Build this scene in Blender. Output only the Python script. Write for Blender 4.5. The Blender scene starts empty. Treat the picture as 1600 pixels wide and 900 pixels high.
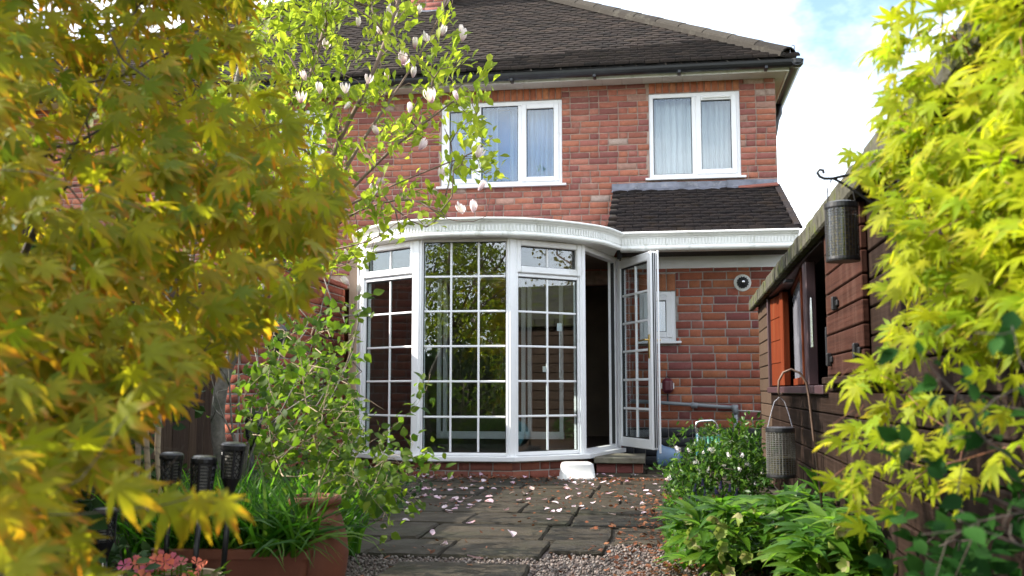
import bpy, math, random
import numpy as np
from mathutils import Vector, Matrix
random.seed(7)
RNG = np.random.default_rng(7)
C = bpy.context.scene.collection
R = math.radians
sc = bpy.context.scene

# ------------------------------------------------------------------ camera
EYE = 0.73
F_PX = 1556.0
PITCH = math.atan(160 / F_PX)
YAW = math.atan(230 * math.cos(PITCH) / F_PX)
cam_d = bpy.data.cameras.new('camera')
cam = bpy.data.objects.new('camera', cam_d)
C.objects.link(cam)
cam.location = (0, 0, EYE)
cam.rotation_euler = (math.pi / 2 + PITCH, 0, YAW)
cam_d.sensor_width = 36
cam_d.lens = F_PX * 36 / 1600
cam_d.clip_start = 0.05
cam_d.clip_end = 3000
cam_d.dof.use_dof = True
cam_d.dof.focus_distance = 8.6
cam_d.dof.aperture_fstop = 5.6
sc.camera = cam
fwd = np.array([-math.sin(YAW) * math.cos(PITCH), math.cos(YAW) * math.cos(PITCH), math.sin(PITCH)])
rgt = np.array([math.cos(YAW), math.sin(YAW), 0])
upv = np.cross(rgt, fwd)

def ray(x, y):
    return fwd + rgt * (x - 800) / F_PX + upv * (450 - y) / F_PX
def W(x, y, Y):                      # point of the facade-parallel plane at distance Y
    d = ray(x, y); d = d * (Y / d[1])
    return Vector((d[0], d[1], d[2] + EYE))
def G(x, y, Z=0.0):                  # point on the horizontal plane at height Z
    d = ray(x, y); d = d * ((Z - EYE) / d[2])
    return Vector((d[0], d[1], Z))
def proj(P):
    v = np.asarray(P, float) - np.array([0, 0, EYE])
    z = v @ fwd
    z = np.where(np.abs(z) < 1e-4, 1e-4, z)
    return 800 + F_PX * (v @ rgt) / z, 450 - F_PX * (v @ upv) / z, z

# ------------------------------------------------------------------ world, sun, exposure
SUN_EL, SUN_AZ = R(36), R(-97)       # azimuth clockwise from +Y: the sun stands left of the house
world = bpy.data.worlds.new('World')
sc.world = world
world.use_nodes = True
wt = world.node_tree
wt.nodes.clear()
def nd(nt, typ, ins=None, **props):
    n = nt.nodes.new(typ)
    for k, v in props.items():
        setattr(n, k, v)
    for k, v in (ins or {}).items():
        s = n.inputs[k]
        if isinstance(v, bpy.types.NodeSocket):
            nt.links.new(v, s)
        elif isinstance(v, bpy.types.Node):
            nt.links.new(v.outputs[0], s)
        else:
            s.default_value = v
    return n
def ramp(nt, fac, stops, interp='LINEAR'):
    n = nt.nodes.new('ShaderNodeValToRGB')
    n.color_ramp.interpolation = interp
    el = n.color_ramp.elements
    while len(el) < len(stops):
        el.new(0.5)
    for e, (p, c) in zip(el, stops):
        e.position = p
        e.color = (*c, 1) if len(c) == 3 else c
    nt.links.new(fac, n.inputs[0])
    return n.outputs[0]
def mixc(nt, fac, a, b, blend='MIX'):
    n = nt.nodes.new('ShaderNodeMix')
    n.data_type = 'RGBA'
    n.blend_type = blend
    for s, v in ((n.inputs[0], fac), (n.inputs[6], a), (n.inputs[7], b)):
        if isinstance(v, bpy.types.NodeSocket):
            nt.links.new(v, s)
        else:
            s.default_value = v if isinstance(v, (int, float)) else ((*v, 1) if len(v) == 3 else v)
    return n.outputs[2]
def math_n(nt, op, a, b=0.0, clamp=False):
    n = nt.nodes.new('ShaderNodeMath')
    n.operation = op
    n.use_clamp = clamp
    for s, v in ((n.inputs[0], a), (n.inputs[1], b)):
        if isinstance(v, bpy.types.NodeSocket):
            nt.links.new(v, s)
        else:
            s.default_value = v
    return n.outputs[0]
sky = nd(wt, 'ShaderNodeTexSky', sky_type='NISHITA')
sky.sun_disc = False
sky.sun_elevation = SUN_EL
sky.sun_rotation = SUN_AZ
sky.air_density = 1.0
sky.dust_density = 0.6
tc = nd(wt, 'ShaderNodeTexCoord')
mp = nd(wt, 'ShaderNodeMapping', {'Vector': tc.outputs['Generated'], 'Location': (0.35, 0.2, 0.1), 'Scale': (1, 1, 1.6)})
n1 = nd(wt, 'ShaderNodeTexNoise', {'Vector': mp.outputs[0], 'Scale': 2.3, 'Detail': 7.0, 'Roughness': 0.55})
cov = ramp(wt, n1.outputs[0], [(0.37, (0, 0, 0)), (0.60, (1, 1, 1))])
n2 = nd(wt, 'ShaderNodeTexNoise', {'Vector': mp.outputs[0], 'Scale': 5.0, 'Detail': 6.0})
shade = ramp(wt, n2.outputs[0], [(0.3, (8.0, 8.6, 9.4)), (0.7, (12.0, 12.2, 12.5))])
skyc = mixc(wt, cov, sky.outputs[0], shade)
bg = nd(wt, 'ShaderNodeBackground', {'Color': skyc, 'Strength': 0.13})
wo = nd(wt, 'ShaderNodeOutputWorld', {'Surface': bg.outputs[0]})

sun_d = bpy.data.lights.new('sun', 'SUN')
sun_d.energy = 4.6
sun_d.angle = R(0.53)
sun_d.color = (1.0, 0.93, 0.82)
sun = bpy.data.objects.new('sun', sun_d)
C.objects.link(sun)
SUNV = Vector((math.sin(SUN_AZ) * math.cos(SUN_EL), math.cos(SUN_AZ) * math.cos(SUN_EL), math.sin(SUN_EL)))
sun.rotation_mode = 'QUATERNION'
sun.rotation_quaternion = SUNV.to_track_quat('Z', 'Y')
sun.location = (-20, 0, 20)

sc.view_settings.view_transform = 'Standard'
sc.view_settings.look = 'None'
sc.view_settings.exposure = 1.52
sc.view_settings.gamma = 1
sc.render.engine = 'CYCLES'
sc.cycles.use_denoising = True
sc.cycles.max_bounces = 8
sc.cycles.transparent_max_bounces = 16
sc.cycles.transmission_bounces = 6
sc.cycles.sample_clamp_indirect = 6
sc.cycles.caustics_reflective = False
sc.cycles.caustics_refractive = False

# ------------------------------------------------------------------ helpers
class MB:
    """collects geometry, builds ONE mesh"""
    def __init__(s):
        s.v = []; s.f = []; s.r = []; s.t = []
    def add(s, verts, faces, rnd=0.0, tip=None):
        o = len(s.v)
        s.v += [tuple(p) for p in verts]
        s.f += [tuple(i + o for i in f) for f in faces]
        s.r += [rnd] * len(faces)
        s.t += list(tip) if tip is not None else [0.0] * len(verts)
        return s
    def box(s, x0, x1, y0, y1, z0, z1, rnd=0.0, ch=0.0):
        return s.obox(Vector(((x0 + x1) / 2, (y0 + y1) / 2, (z0 + z1) / 2)), (x1 - x0, y1 - y0, z1 - z0), None, rnd, ch)
    def obox(s, c, size, ax=None, rnd=0.0, ch=0.0):
        c = Vector(c); hx, hy, hz = [abs(k) / 2 for k in size]
        ax = ax or (Vector((1, 0, 0)), Vector((0, 1, 0)), Vector((0, 0, 1)))
        ch = min(ch, hx * .8, hy * .8, hz * .8)
        if ch <= 0:
            vs = [c + ax[0] * (i * hx) + ax[1] * (j * hy) + ax[2] * (k * hz) for i in (-1, 1) for j in (-1, 1) for k in (-1, 1)]
            return s.add(vs, [(0, 1, 3, 2), (4, 6, 7, 5), (0, 4, 5, 1), (2, 3, 7, 6), (0, 2, 6, 4), (1, 5, 7, 3)], rnd)
        vs = []; idx = {}
        for i in (-1, 1):
            for j in (-1, 1):
                for k in (-1, 1):
                    for a in range(3):
                        h = [hx - ch, hy - ch, hz - ch]; h[a] += ch
                        idx[(i, j, k, a)] = len(vs)
                        vs.append(c + ax[0] * (i * h[0]) + ax[1] * (j * h[1]) + ax[2] * (k * h[2]))
        fs = []
        for a in range(3):
            b, d = (a + 1) % 3, (a + 2) % 3
            for sg in (-1, 1):
                q = []
                for (p, r_) in ((-1, -1), (1, -1), (1, 1), (-1, 1)):
                    key = [0, 0, 0]; key[a] = sg; key[b] = p; key[d] = r_
                    q.append(idx[(*key, a)])
                fs.append(tuple(q if sg > 0 else q[::-1]))
                for sb in (-1, 1):
                    if a < b or True:
                        pass
        for a, b in ((0, 1), (1, 2), (2, 0)):
            d = 3 - a - b
            for sa in (-1, 1):
                for sb in (-1, 1):
                    k0 = [0, 0, 0]; k1 = [0, 0, 0]
                    k0[a] = k1[a] = sa; k0[b] = k1[b] = sb; k0[d] = -1; k1[d] = 1
                    q = [idx[(*k0, a)], idx[(*k1, a)], idx[(*k1, b)], idx[(*k0, b)]]
                    fs.append(tuple(q))
        for i in (-1, 1):
            for j in (-1, 1):
                for k in (-1, 1):
                    fs.append((idx[(i, j, k, 0)], idx[(i, j, k, 1)], idx[(i, j, k, 2)]))
        return s.add(vs, fs, rnd)
    def tube(s, pts, radii, n=6, cap=True, rnd=0.0):
        pts = [Vector(p) for p in pts]
        if isinstance(radii, (int, float)):
            radii = [radii] * len(pts)
        vs = []; fs = []
        up = None
        for i, p in enumerate(pts):
            a = pts[max(i - 1, 0)]; b = pts[min(i + 1, len(pts) - 1)]
            d = (b - a)
            d = d.normalized() if d.length > 1e-9 else Vector((0, 0, 1))
            if up is None:
                up = d.orthogonal().normalized()
            up = (up - d * up.dot(d))
            up = up.normalized() if up.length > 1e-6 else d.orthogonal().normalized()
            q = d.cross(up)
            for k in range(n):
                t = 2 * math.pi * k / n
                vs.append(p + (up * math.cos(t) + q * math.sin(t)) * radii[i])
        for i in range(len(pts) - 1):
            for k in range(n):
                fs.append((i * n + k, i * n + (k + 1) % n, (i + 1) * n + (k + 1) % n, (i + 1) * n + k))
        if cap:
            fs.append(tuple(range(n))[::-1])
            fs.append(tuple((len(pts) - 1) * n + k for k in range(n)))
        return s.add(vs, fs, rnd)
    def lathe(s, prof, n=24, c=(0, 0, 0), ax=None, sq=(1, 1)):
        c = Vector(c); ax = ax or (Vector((1, 0, 0)), Vector((0, 1, 0)), Vector((0, 0, 1)))
        vs = []; fs = []
        for r_, z in prof:
            for k in range(n):
                t = 2 * math.pi * k / n
                vs.append(c + ax[0] * (r_ * sq[0] * math.cos(t)) + ax[1] * (r_ * sq[1] * math.sin(t)) + ax[2] * z)
        m = len(prof)
        for i in range(m - 1):
            for k in range(n):
                fs.append((i * n + k, i * n + (k + 1) % n, (i + 1) * n + (k + 1) % n, (i + 1) * n + k))
        if prof[0][0] > 1e-6: fs.append(tuple(range(n))[::-1])
        if prof[-1][0] > 1e-6: fs.append(tuple((m - 1) * n + k for k in range(n)))
        return s.add(vs, fs)
    def prism(s, poly, d):             # poly: closed list of 3D points (planar), d: extrusion vector
        n = len(poly); d = Vector(d)
        vs = [Vector(p) for p in poly] + [Vector(p) + d for p in poly]
        fs = [tuple(range(n))[::-1], tuple(range(n, 2 * n))] + [(i, (i + 1) % n, (i + 1) % n + n, i + n) for i in range(n)]
        return s.add(vs, fs)
    def mesh(s, name, m, smooth=False):
        me = bpy.data.meshes.new(name)
        me.from_pydata(s.v, [], s.f)
        me.materials.append(m)
        a = me.attributes.new('rnd', 'FLOAT', 'FACE'); a.data.foreach_set('value', s.r)
        if any(s.t):
            a = me.attributes.new('tip', 'FLOAT', 'POINT'); a.data.foreach_set('value', s.t)
        fix_normals(me)
        if smooth: me.shade_smooth()
        return me
    def build(s, name, m, parent=None, smooth=False, local=False, bevel=0):
        o = bpy.data.objects.new(name, s.mesh(name, m, smooth))
        C.objects.link(o)
        attach(o, parent, local)
        if bevel:
            b = o.modifiers.new('bevel', 'BEVEL'); b.width = bevel; b.segments = 2; b.limit_method = 'ANGLE'
        return o
import bmesh
def fix_normals(me):
    bm = bmesh.new(); bm.from_mesh(me)
    bmesh.ops.recalc_face_normals(bm, faces=bm.faces)
    bm.to_mesh(me); bm.free()
def attach(o, parent, local=False):
    if parent is not None:
        o.parent = parent
        if not local and parent.type == 'EMPTY':
            o.matrix_parent_inverse = Matrix.Translation(-parent.location)
def thing(name, label, cat, loc=(0, 0, 0), group=None, rz=0):
    o = bpy.data.objects.new(name, None)
    o.empty_display_size = 0.1
    C.objects.link(o)
    o.location = loc
    o.rotation_euler = (0, 0, rz)
    return tag(o, label, cat, group)
def tag(o, label=None, cat=None, group=None, kind=None):
    if label: o['label'] = label
    if cat: o['category'] = cat
    if group: o['group'] = group
    if kind: o['kind'] = kind
    return o
def piece(name, me, mat4, parent, local=False):
    o = bpy.data.objects.new(name, me)
    C.objects.link(o)
    attach(o, parent, local)
    o.matrix_basis = mat4
    return o
def merged(name, tv, tf, mats, m, rnd=None, tip=None, smooth=False):
    """one mesh of many copies of a template (tv, tf) under the matrices"""
    tv = np.asarray(tv, np.float32); mats = np.asarray(mats, np.float32)
    n, k = len(mats), len(tv)
    co = np.einsum('nij,kj->nki', mats[:, :3, :3], tv) + mats[:, None, :3, 3]
    tot = np.array([len(f) for f in tf], np.int32)
    lv = np.concatenate([np.asarray(f, np.int32) for f in tf])
    loops = (lv[None, :] + (np.arange(n, dtype=np.int32) * k)[:, None]).ravel()
    st = np.concatenate([[0], np.cumsum(tot)[:-1]]).astype(np.int32)
    starts = (st[None, :] + (np.arange(n, dtype=np.int32) * len(lv))[:, None]).ravel()
    me = bpy.data.meshes.new(name)
    me.vertices.add(n * k); me.vertices.foreach_set('co', co.ravel())
    me.loops.add(len(loops)); me.loops.foreach_set('vertex_index', loops)
    me.polygons.add(len(starts)); me.polygons.foreach_set('loop_start', starts)
    me.update(calc_edges=True)
    me.materials.append(m)
    rnd = RNG.random(n) if rnd is None else np.asarray(rnd)
    a = me.attributes.new('rnd', 'FLOAT', 'FACE'); a.data.foreach_set('value', np.repeat(rnd.astype(np.float32), len(tf)))
    if tip is not None:
        a = me.attributes.new('tip', 'FLOAT', 'POINT'); a.data.foreach_set('value', np.tile(np.asarray(tip, np.float32), n))
    if smooth: me.shade_smooth()
    return me
def template_mesh(name, tv, tf, m, tip=None, smooth=False):
    return merged(name, tv, tf, [np.eye(4)], m, rnd=[0.0], tip=tip, smooth=smooth)
def unit(a):
    return a / np.maximum(np.linalg.norm(a, axis=-1, keepdims=True), 1e-9)
def frames(pos, axis, normal, scale):
    """matrices with local +Y along axis and +Z near normal"""
    y = unit(np.asarray(axis, float)); nrm = np.asarray(normal, float)
    z = unit(nrm - (nrm * y).sum(1, keepdims=True) * y)
    x = np.cross(y, z)
    s = np.asarray(scale, float).reshape(-1, 1)
    M = np.zeros((len(pos), 4, 4)); M[:, 3, 3] = 1
    M[:, :3, 0] = x * s; M[:, :3, 1] = y * s; M[:, :3, 2] = z * s; M[:, :3, 3] = pos
    return M
def scatter(name, stuff_name, tv, tf, mats, m, parent, tip=None, limit=300, smooth=False, variants=None):
    """the instances that show largest become parts of their own, the rest one part of kind stuff"""
    mats = np.asarray(mats)
    px, py, z = proj(mats[:, :3, 3])
    sz = np.linalg.norm(mats[:, :3, 1], axis=1) / np.maximum(z, 0.05)
    vis = (z > 0.1) & (px > -30) & (px < 1630) & (py > -30) & (py < 930)
    key = np.where(vis, sz, 0)
    order = np.argsort(-key)
    big = [i for i in order[:limit] if key[i] > 0]
    rest = np.setdiff1d(np.arange(len(mats)), big)
    me = template_mesh(name, tv, tf, m, tip, smooth)
    for i in big:
        piece(name, me, Matrix(mats[i].tolist()), parent)
    if len(rest):
        o = bpy.data.objects.new(stuff_name, merged(stuff_name, tv, tf, mats[rest], m, tip=tip, smooth=smooth))
        C.objects.link(o); attach(o, parent); o['kind'] = 'stuff'

# ------------------------------------------------------------------ materials
def new_mat(name):
    m = bpy.data.materials.new(name); m.use_nodes = True
    nt = m.node_tree; nt.nodes.clear()
    return m, nt
def finish(nt, shader, disp=None):
    nd(nt, 'ShaderNodeOutputMaterial', {'Surface': shader})
def rnd_of(nt):
    oi = nd(nt, 'ShaderNodeObjectInfo'); at = nd(nt, 'ShaderNodeAttribute', attribute_name='rnd')
    return math_n(nt, 'FRACT', math_n(nt, 'ADD', oi.outputs['Random'], at.outputs['Fac']))
def world_pos(nt):
    return nd(nt, 'ShaderNodeNewGeometry').outputs['Position']
def noise(nt, vec, scale, detail=4.0, rough=0.55, stretch=None):
    if stretch:
        vec = nd(nt, 'ShaderNodeMapping', {'Vector': vec, 'Scale': stretch}).outputs[0]
    return nd(nt, 'ShaderNodeTexNoise', {'Vector': vec, 'Scale': scale, 'Detail': detail, 'Roughness': rough}).outputs[0]
def bump(nt, h, dist=0.004, strength=0.6):
    return nd(nt, 'ShaderNodeBump', {'Height': h, 'Distance': dist, 'Strength': strength}).outputs[0]
def simple(name, col, rough=0.5, var=0.12, scale=12, metal=0.0, bmp=0.0, spec=0.5, stretch=None, dirt=None):
    m, nt = new_mat(name)
    p = world_pos(nt)
    n = noise(nt, p, scale, 5, 0.6, stretch)
    lo = tuple(c * (1 - var) for c in col); hi = tuple(min(1, c * (1 + var)) for c in col)
    c = ramp(nt, n, [(0.3, lo), (0.7, hi)])
    if dirt:
        d = noise(nt, p, dirt[1], 6, 0.65, dirt[3] if len(dirt) > 3 else None)
        c = mixc(nt, ramp(nt, d, [(dirt[2], (0, 0, 0)), (dirt[2] + .18, (1, 1, 1))]), c, dirt[0])
    ins = {'Base Color': c, 'Roughness': rough, 'Metallic': metal, 'Specular IOR Level': spec}
    if bmp:
        ins['Normal'] = bump(nt, noise(nt, p, scale * 6, 4, 0.6, stretch), bmp)
    finish(nt, nd(nt, 'ShaderNodeBsdfPrincipled', ins).outputs[0])
    return m
def brick_mat(name, stops, pale, palefac):
    m, nt = new_mat(name)
    p = world_pos(nt); r_ = rnd_of(nt)
    c = ramp(nt, r_, stops, 'CONSTANT')
    c2 = ramp(nt, math_n(nt, 'FRACT', math_n(nt, 'MULTIPLY', r_, 7.3)), [(0, (0.85,) * 3), (1, (1.12,) * 3)])
    c = mixc(nt, 1.0, c, c2, 'MULTIPLY')
    blot = ramp(nt, noise(nt, p, 19, 6, 0.7), [(0.38, (0, 0, 0)), (0.66, (1, 1, 1))])
    c = mixc(nt, math_n(nt, 'MULTIPLY', blot, 0.38), c, (0.16, 0.07, 0.055))
    efl = ramp(nt, noise(nt, p, 5.5, 8, 0.7), [(0.56, (0, 0, 0)), (0.76, (1, 1, 1))])
    c = mixc(nt, math_n(nt, 'MULTIPLY', efl, palefac), c, pale)
    fine = noise(nt, p, 160, 3, 0.7)
    c = mixc(nt, 0.35, c, ramp(nt, fine, [(0.25, (0.45,) * 3), (0.8, (1.35,) * 3)]), 'MULTIPLY')
    h = math_n(nt, 'ADD', noise(nt, p, 70, 5, 0.7), math_n(nt, 'MULTIPLY', fine, 0.5))
    finish(nt, nd(nt, 'ShaderNodeBsdfPrincipled', {'Base Color': c, 'Roughness': 0.9, 'Specular IOR Level': 0.06, 'Normal': bump(nt, h, 0.006, 0.8)}).outputs[0])
    return m
M = {}
M['brick_up'] = brick_mat('weathered_brick', [(0, (.41, .150, .102)), (.18, (.365, .132, .094)), (.34, (.30, .112, .094)), (.5, (.44, .165, .102)), (.64, (.275, .104, .090)), (.74, (.41, .168, .120)), (.86, (.36, .135, .106)), (.95, (.45, .26, .20)), (.98, (.49, .37, .31))], (.48, .33, .27), .45)
M['brick_low'] = brick_mat('kitchen_brick', [(0, (.40, .135, .075)), (.18, (.35, .105, .07)), (.36, (.43, .16, .08)), (.52, (.30, .095, .07)), (.66, (.235, .08, .075)), (.78, (.37, .125, .075)), (.9, (.32, .12, .09))], (.40, .29, .26), .35)
M['brick_soldier'] = brick_mat('orange_brick', [(0, (.45, .165, .085)), (.4, (.41, .14, .075)), (.75, (.47, .19, .095))], (.5, .3, .2), .2)
M['brick_plinth'] = brick_mat('plinth_brick', [(0, (.30, .10, .07)), (.4, (.24, .09, .07)), (.7, (.36, .33, .31)), (.85, (.33, .12, .08))], (.45, .43, .41), .5)
M['brick_garden'] = brick_mat('garden_wall_brick', [(0, (.36, .11, .07)), (.3, (.30, .09, .065)), (.6, (.25, .08, .06)), (.85, (.38, .13, .08))], (.4, .3, .26), .2)
M['mortar'] = simple('mortar', (.34, .305, .28), .95, .3, 14, bmp=.004, spec=.1)
M['mortar_red'] = simple('reddish_mortar', (.345, .25, .205), .95, .3, 14, bmp=.004, spec=.1)
M['black_paint'] = simple('black_bitumen_paint', (.012, .013, .018), .55, .4, 18, bmp=.006)
def tile_mat(name, stops, moss, mossamt):
    m, nt = new_mat(name)
    p = world_pos(nt); r_ = rnd_of(nt)
    c = ramp(nt, r_, stops)
    ms = ramp(nt, noise(nt, p, 6, 8, 0.7), [(0.52, (0, 0, 0)), (0.72, (1, 1, 1))])
    c = mixc(nt, math_n(nt, 'MULTIPLY', ms, mossamt), c, moss)
    sp = ramp(nt, noise(nt, p, 34, 5, 0.75), [(0.57, (0, 0, 0)), (0.70, (1, 1, 1))])
    c = mixc(nt, math_n(nt, 'MULTIPLY', sp, 0.45), c, (.105, .10, .078))
    finish(nt, nd(nt, 'ShaderNodeBsdfPrincipled', {'Base Color': c, 'Roughness': 0.85, 'Specular IOR Level': 0.08, 'Normal': bump(nt, noise(nt, p, 90, 5, 0.7), 0.006, 0.7)}).outputs[0])
    return m
M['tile'] = tile_mat('brown_clay_tile', [(0, (.032, .026, .024)), (.35, (.046, .036, .032)), (.6, (.025, .022, .021)), (1, (.056, .043, .036))], (.035, .031, .022), .5)
M['tile_low'] = tile_mat('dark_clay_tile', [(0, (.019, .016, .017)), (.4, (.025, .020, .020)), (.7, (.016, .014, .015)), (1, (.030, .023, .021))], (.045, .027, .010), .4)
M['hip'] = tile_mat('lichen_hip_tile', [(0, (.042, .037, .032)), (.5, (.024, .021, .019)), (1, (.050, .044, .037))], (.085, .08, .066), .75)
M['roof_deck'] = simple('roof_underlay', (.02, .018, .017), .9, .2)
M['upvc'] = simple('white_upvc', (.80, .80, .81), .32, .03, 6, dirt=((.55, .54, .50), 3.0, .60))
M['upvc_dirty'] = simple('weathered_white_upvc', (.76, .76, .73), .45, .06, 5, dirt=((.42, .42, .35), 7.0, .56, (1, 1, .35)))
M['soffit'] = simple('grey_soffit_board', (.52, .49, .44), .6, .08, 8, dirt=((.3, .28, .24), 4.0, .6))
M['seal'] = simple('black_rubber_seal', (.012, .012, .013), .6, .1)
M['gutter_black'] = simple('black_plastic_gutter', (.012, .013, .015), .35, .3, 9)
M['lead'] = simple('grey_lead', (.17, .175, .21), .6, .4, 9, metal=.2, bmp=.004, dirt=((.34, .33, .33), 14.0, .55))
M['grey_pipe'] = simple('grey_plastic_pipe', (.23, .25, .27), .4, .12, 7)
M['brass'] = simple('brass', (.62, .43, .14), .3, .1, metal=1.0)
M['chrome'] = simple('brushed_metal', (.62, .62, .64), .25, .1, metal=1.0)
M['maroon'] = simple('maroon_plastic', (.10, .012, .022), .35, .2)
M['net'] = None
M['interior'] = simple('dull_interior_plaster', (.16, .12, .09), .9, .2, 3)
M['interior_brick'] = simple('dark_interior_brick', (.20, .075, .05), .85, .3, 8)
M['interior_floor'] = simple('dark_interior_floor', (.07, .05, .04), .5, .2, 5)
M['wood_dark'] = None
M['terracotta'] = simple('terracotta', (.155, .046, .023), .72, .2, 9, bmp=.002, dirt=((.26, .15, .11), 6, .60, (1, 1, .5)))
M['white_tub'] = simple('white_plastic_tub', (.62, .62, .60), .4, .06, 7, dirt=((.55, .53, .46), 6, .62))
M['blue_plastic'] = simple('pale_blue_plastic', (.12, .21, .34), .4, .15, 8)
M['teal_plastic'] = simple('teal_plastic', (.008, .07, .10), .4, .2, 8)
M['black_metal'] = simple('black_metal', (.012, .012, .014), .38, .25, 20, metal=.2)
M['soil'] = simple('dark_soil', (.035, .026, .019), .95, .5, 20, bmp=.02, spec=.1)

m, nt = new_mat('window_glass')
fr = nd(nt, 'ShaderNodeLayerWeight', {'Blend': .5})
fac = math_n(nt, 'ADD', math_n(nt, 'MULTIPLY', math_n(nt, 'POWER', fr.outputs['Facing'], 5.0), .85), .085, True)
tr = nd(nt, 'ShaderNodeBsdfTransparent', {'Color': (.86, .90, .90, 1)})
gl = nd(nt, 'ShaderNodeBsdfGlossy', {'Color': (.95, .97, 1, 1), 'Roughness': 0.0,
        'Normal': bump(nt, noise(nt, world_pos(nt), 2.5, 1), .004, .07)})
mx = nd(nt, 'ShaderNodeMixShader', {0: fac, 1: tr.outputs[0], 2: gl.outputs[0]})
finish(nt, mx.outputs[0]); M['glass'] = m

def cloth(name, col, trans):
    m, nt = new_mat(name)
    p = world_pos(nt)
    c = ramp(nt, noise(nt, p, 5, 3), [(0.3, tuple(k * .92 for k in col)), (0.7, col)])
    d = nd(nt, 'ShaderNodeBsdfDiffuse', {'Color': c, 'Normal': bump(nt, noise(nt, p, 400, 2), .001)})
    t = nd(nt, 'ShaderNodeBsdfTranslucent', {'Color': c})
    finish(nt, nd(nt, 'ShaderNodeMixShader', {0: trans, 1: d.outputs[0], 2: t.outputs[0]}).outputs[0])
    return m
M['net'] = cloth('white_net_curtain', (.88, .91, .94), .35)
M['net_sky_tint'] = cloth('sky_tinted_curtain', (.46, .66, .96), .35)  # blue of the reflected sky put into the curtain colour
M['sky_sheet'] = cloth('reflected_sky_blue', (.09, .32, .80), .2)  # blue sheet put behind the curtains for the sky reflected in the glass

def leaf_mat(name, stops, tipcol=None, tiprange=(.45, 1.0), trans=.5, tcol=1.5, rough=.45, spec=.35, patch=None, dk=1.0):
    m, nt = new_mat(name); spec *= .45; rough = min(.6, rough + .1)
    r_ = rnd_of(nt); p = world_pos(nt)
    c = ramp(nt, r_, stops)
    c = mixc(nt, 0.5, c, ramp(nt, noise(nt, p, 30, 3), [(0.3, (.65, .65, .65)), (0.75, (1.25, 1.25, 1.2))]), 'MULTIPLY')
    if patch:
        c = mixc(nt, ramp(nt, noise(nt, p, patch[1], 2), [(.42, (0, 0, 0)), (.62, (1, 1, 1))]), c, patch[0])
    if tipcol:
        at = nd(nt, 'ShaderNodeAttribute', attribute_name='tip')
        r2 = math_n(nt, 'FRACT', math_n(nt, 'MULTIPLY', r_, 5.7))
        r2 = math_n(nt, 'MAXIMUM', r2, .3)
        f = math_n(nt, 'MULTIPLY', ramp(nt, at.outputs['Fac'], [(tiprange[0], (0, 0, 0)), (tiprange[1], (1, 1, 1))]), r2)
        c = mixc(nt, f, c, tipcol)
    cd = mixc(nt, 1.0, c, (dk, dk, dk), 'MULTIPLY')
    b = nd(nt, 'ShaderNodeBsdfPrincipled', {'Base Color': cd, 'Roughness': rough, 'Specular IOR Level': spec})
    tcn = mixc(nt, 1.0, c, (tcol, tcol, tcol * .75), 'MULTIPLY')
    t = nd(nt, 'ShaderNodeBsdfTranslucent', {'Color': tcn})
    finish(nt, nd(nt, 'ShaderNodeMixShader', {0: trans, 1: b.outputs[0], 2: t.outputs[0]}).outputs[0])
    return m
M['leaf_maple'] = leaf_mat('orange_tipped_maple_leaf', [(0, (.22, .245, .011)), (.4, (.29, .27, .012)), (.62, (.12, .18, .010)), (.85, (.31, .245, .014)), (1, (.165, .215, .011))], (.46, .12, .014), (.44, .96), .55, 1.9, dk=.68)
M['leaf_gold'] = leaf_mat('golden_maple_leaf', [(0, (.30, .37, .012)), (.4, (.38, .41, .014)), (.75, (.22, .33, .014)), (1, (.42, .40, .018))], (.40, .26, .03), (.6, 1), .52, 1.6, dk=.85)
M['leaf_magnolia'] = leaf_mat('magnolia_leaf', [(0, (.21, .28, .025)), (.4, (.30, .36, .03)), (.75, (.15, .22, .025)), (1, (.34, .38, .045))], None, trans=.55, tcol=1.6, rough=.4, dk=.75)
M['leaf_climber'] = leaf_mat('climber_leaf', [(0, (.07, .145, .012)), (.4, (.13, .21, .016)), (.75, (.045, .11, .012)), (1, (.20, .27, .025))], trans=.5, tcol=1.6, dk=.6)
M['leaf_bush'] = leaf_mat('glossy_bush_leaf', [(0, (.02, .06, .010)), (.5, (.04, .11, .013)), (.8, (.08, .17, .018)), (1, (.14, .25, .03))], trans=.35, rough=.3, spec=.5, dk=.8)
M['leaf_hellebore'] = leaf_mat('hellebore_leaf', [(0, (.045, .13, .014)), (.45, (.08, .20, .016)), (.8, (.15, .28, .020)), (1, (.05, .15, .035))], trans=.45, rough=.35, spec=.5, tcol=1.7, dk=.6)
M['sepal'] = leaf_mat('hellebore_sepal', [(0, (.22, .28, .06)), (.5, (.16, .24, .045)), (.8, (.28, .27, .12)), (1, (.22, .19, .09))], trans=.4, tcol=1.2)
M['leaf_dark'] = leaf_mat('dark_shrub_leaf', [(0, (.010, .040, .009)), (.5, (.018, .065, .012)), (1, (.032, .095, .018))], trans=.3, rough=.5, spec=.12, dk=.8)
M['leaf_hedge'] = leaf_mat('hedge_leaf', [(0, (.02, .045, .015)), (.5, (.03, .07, .018)), (1, (.045, .09, .02))], trans=.25)
M['leaf_tree'] = leaf_mat('spring_tree_leaf', [(0, (.07, .12, .02)), (.5, (.11, .15, .025)), (1, (.15, .17, .03))], trans=.4)
M['leaf_willow'] = leaf_mat('ochre_tree_leaf', [(0, (.17, .15, .04)), (.5, (.22, .19, .05)), (1, (.13, .13, .04))], trans=.4)
M['grass'] = leaf_mat('grass_blade', [(0, (.03, .12, .010)), (.5, (.06, .18, .012)), (.8, (.10, .24, .018)), (1, (.18, .30, .04))], trans=.5, rough=.35, spec=.5, tcol=1.7, dk=.55)
M['flower'] = leaf_mat('magnolia_petal', [(0, (.82, .76, .78)), (.6, (.84, .70, .75)), (1, (.86, .80, .80))], (.36, .08, .18), (.50, 1.0), .35, 1.0)
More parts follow.
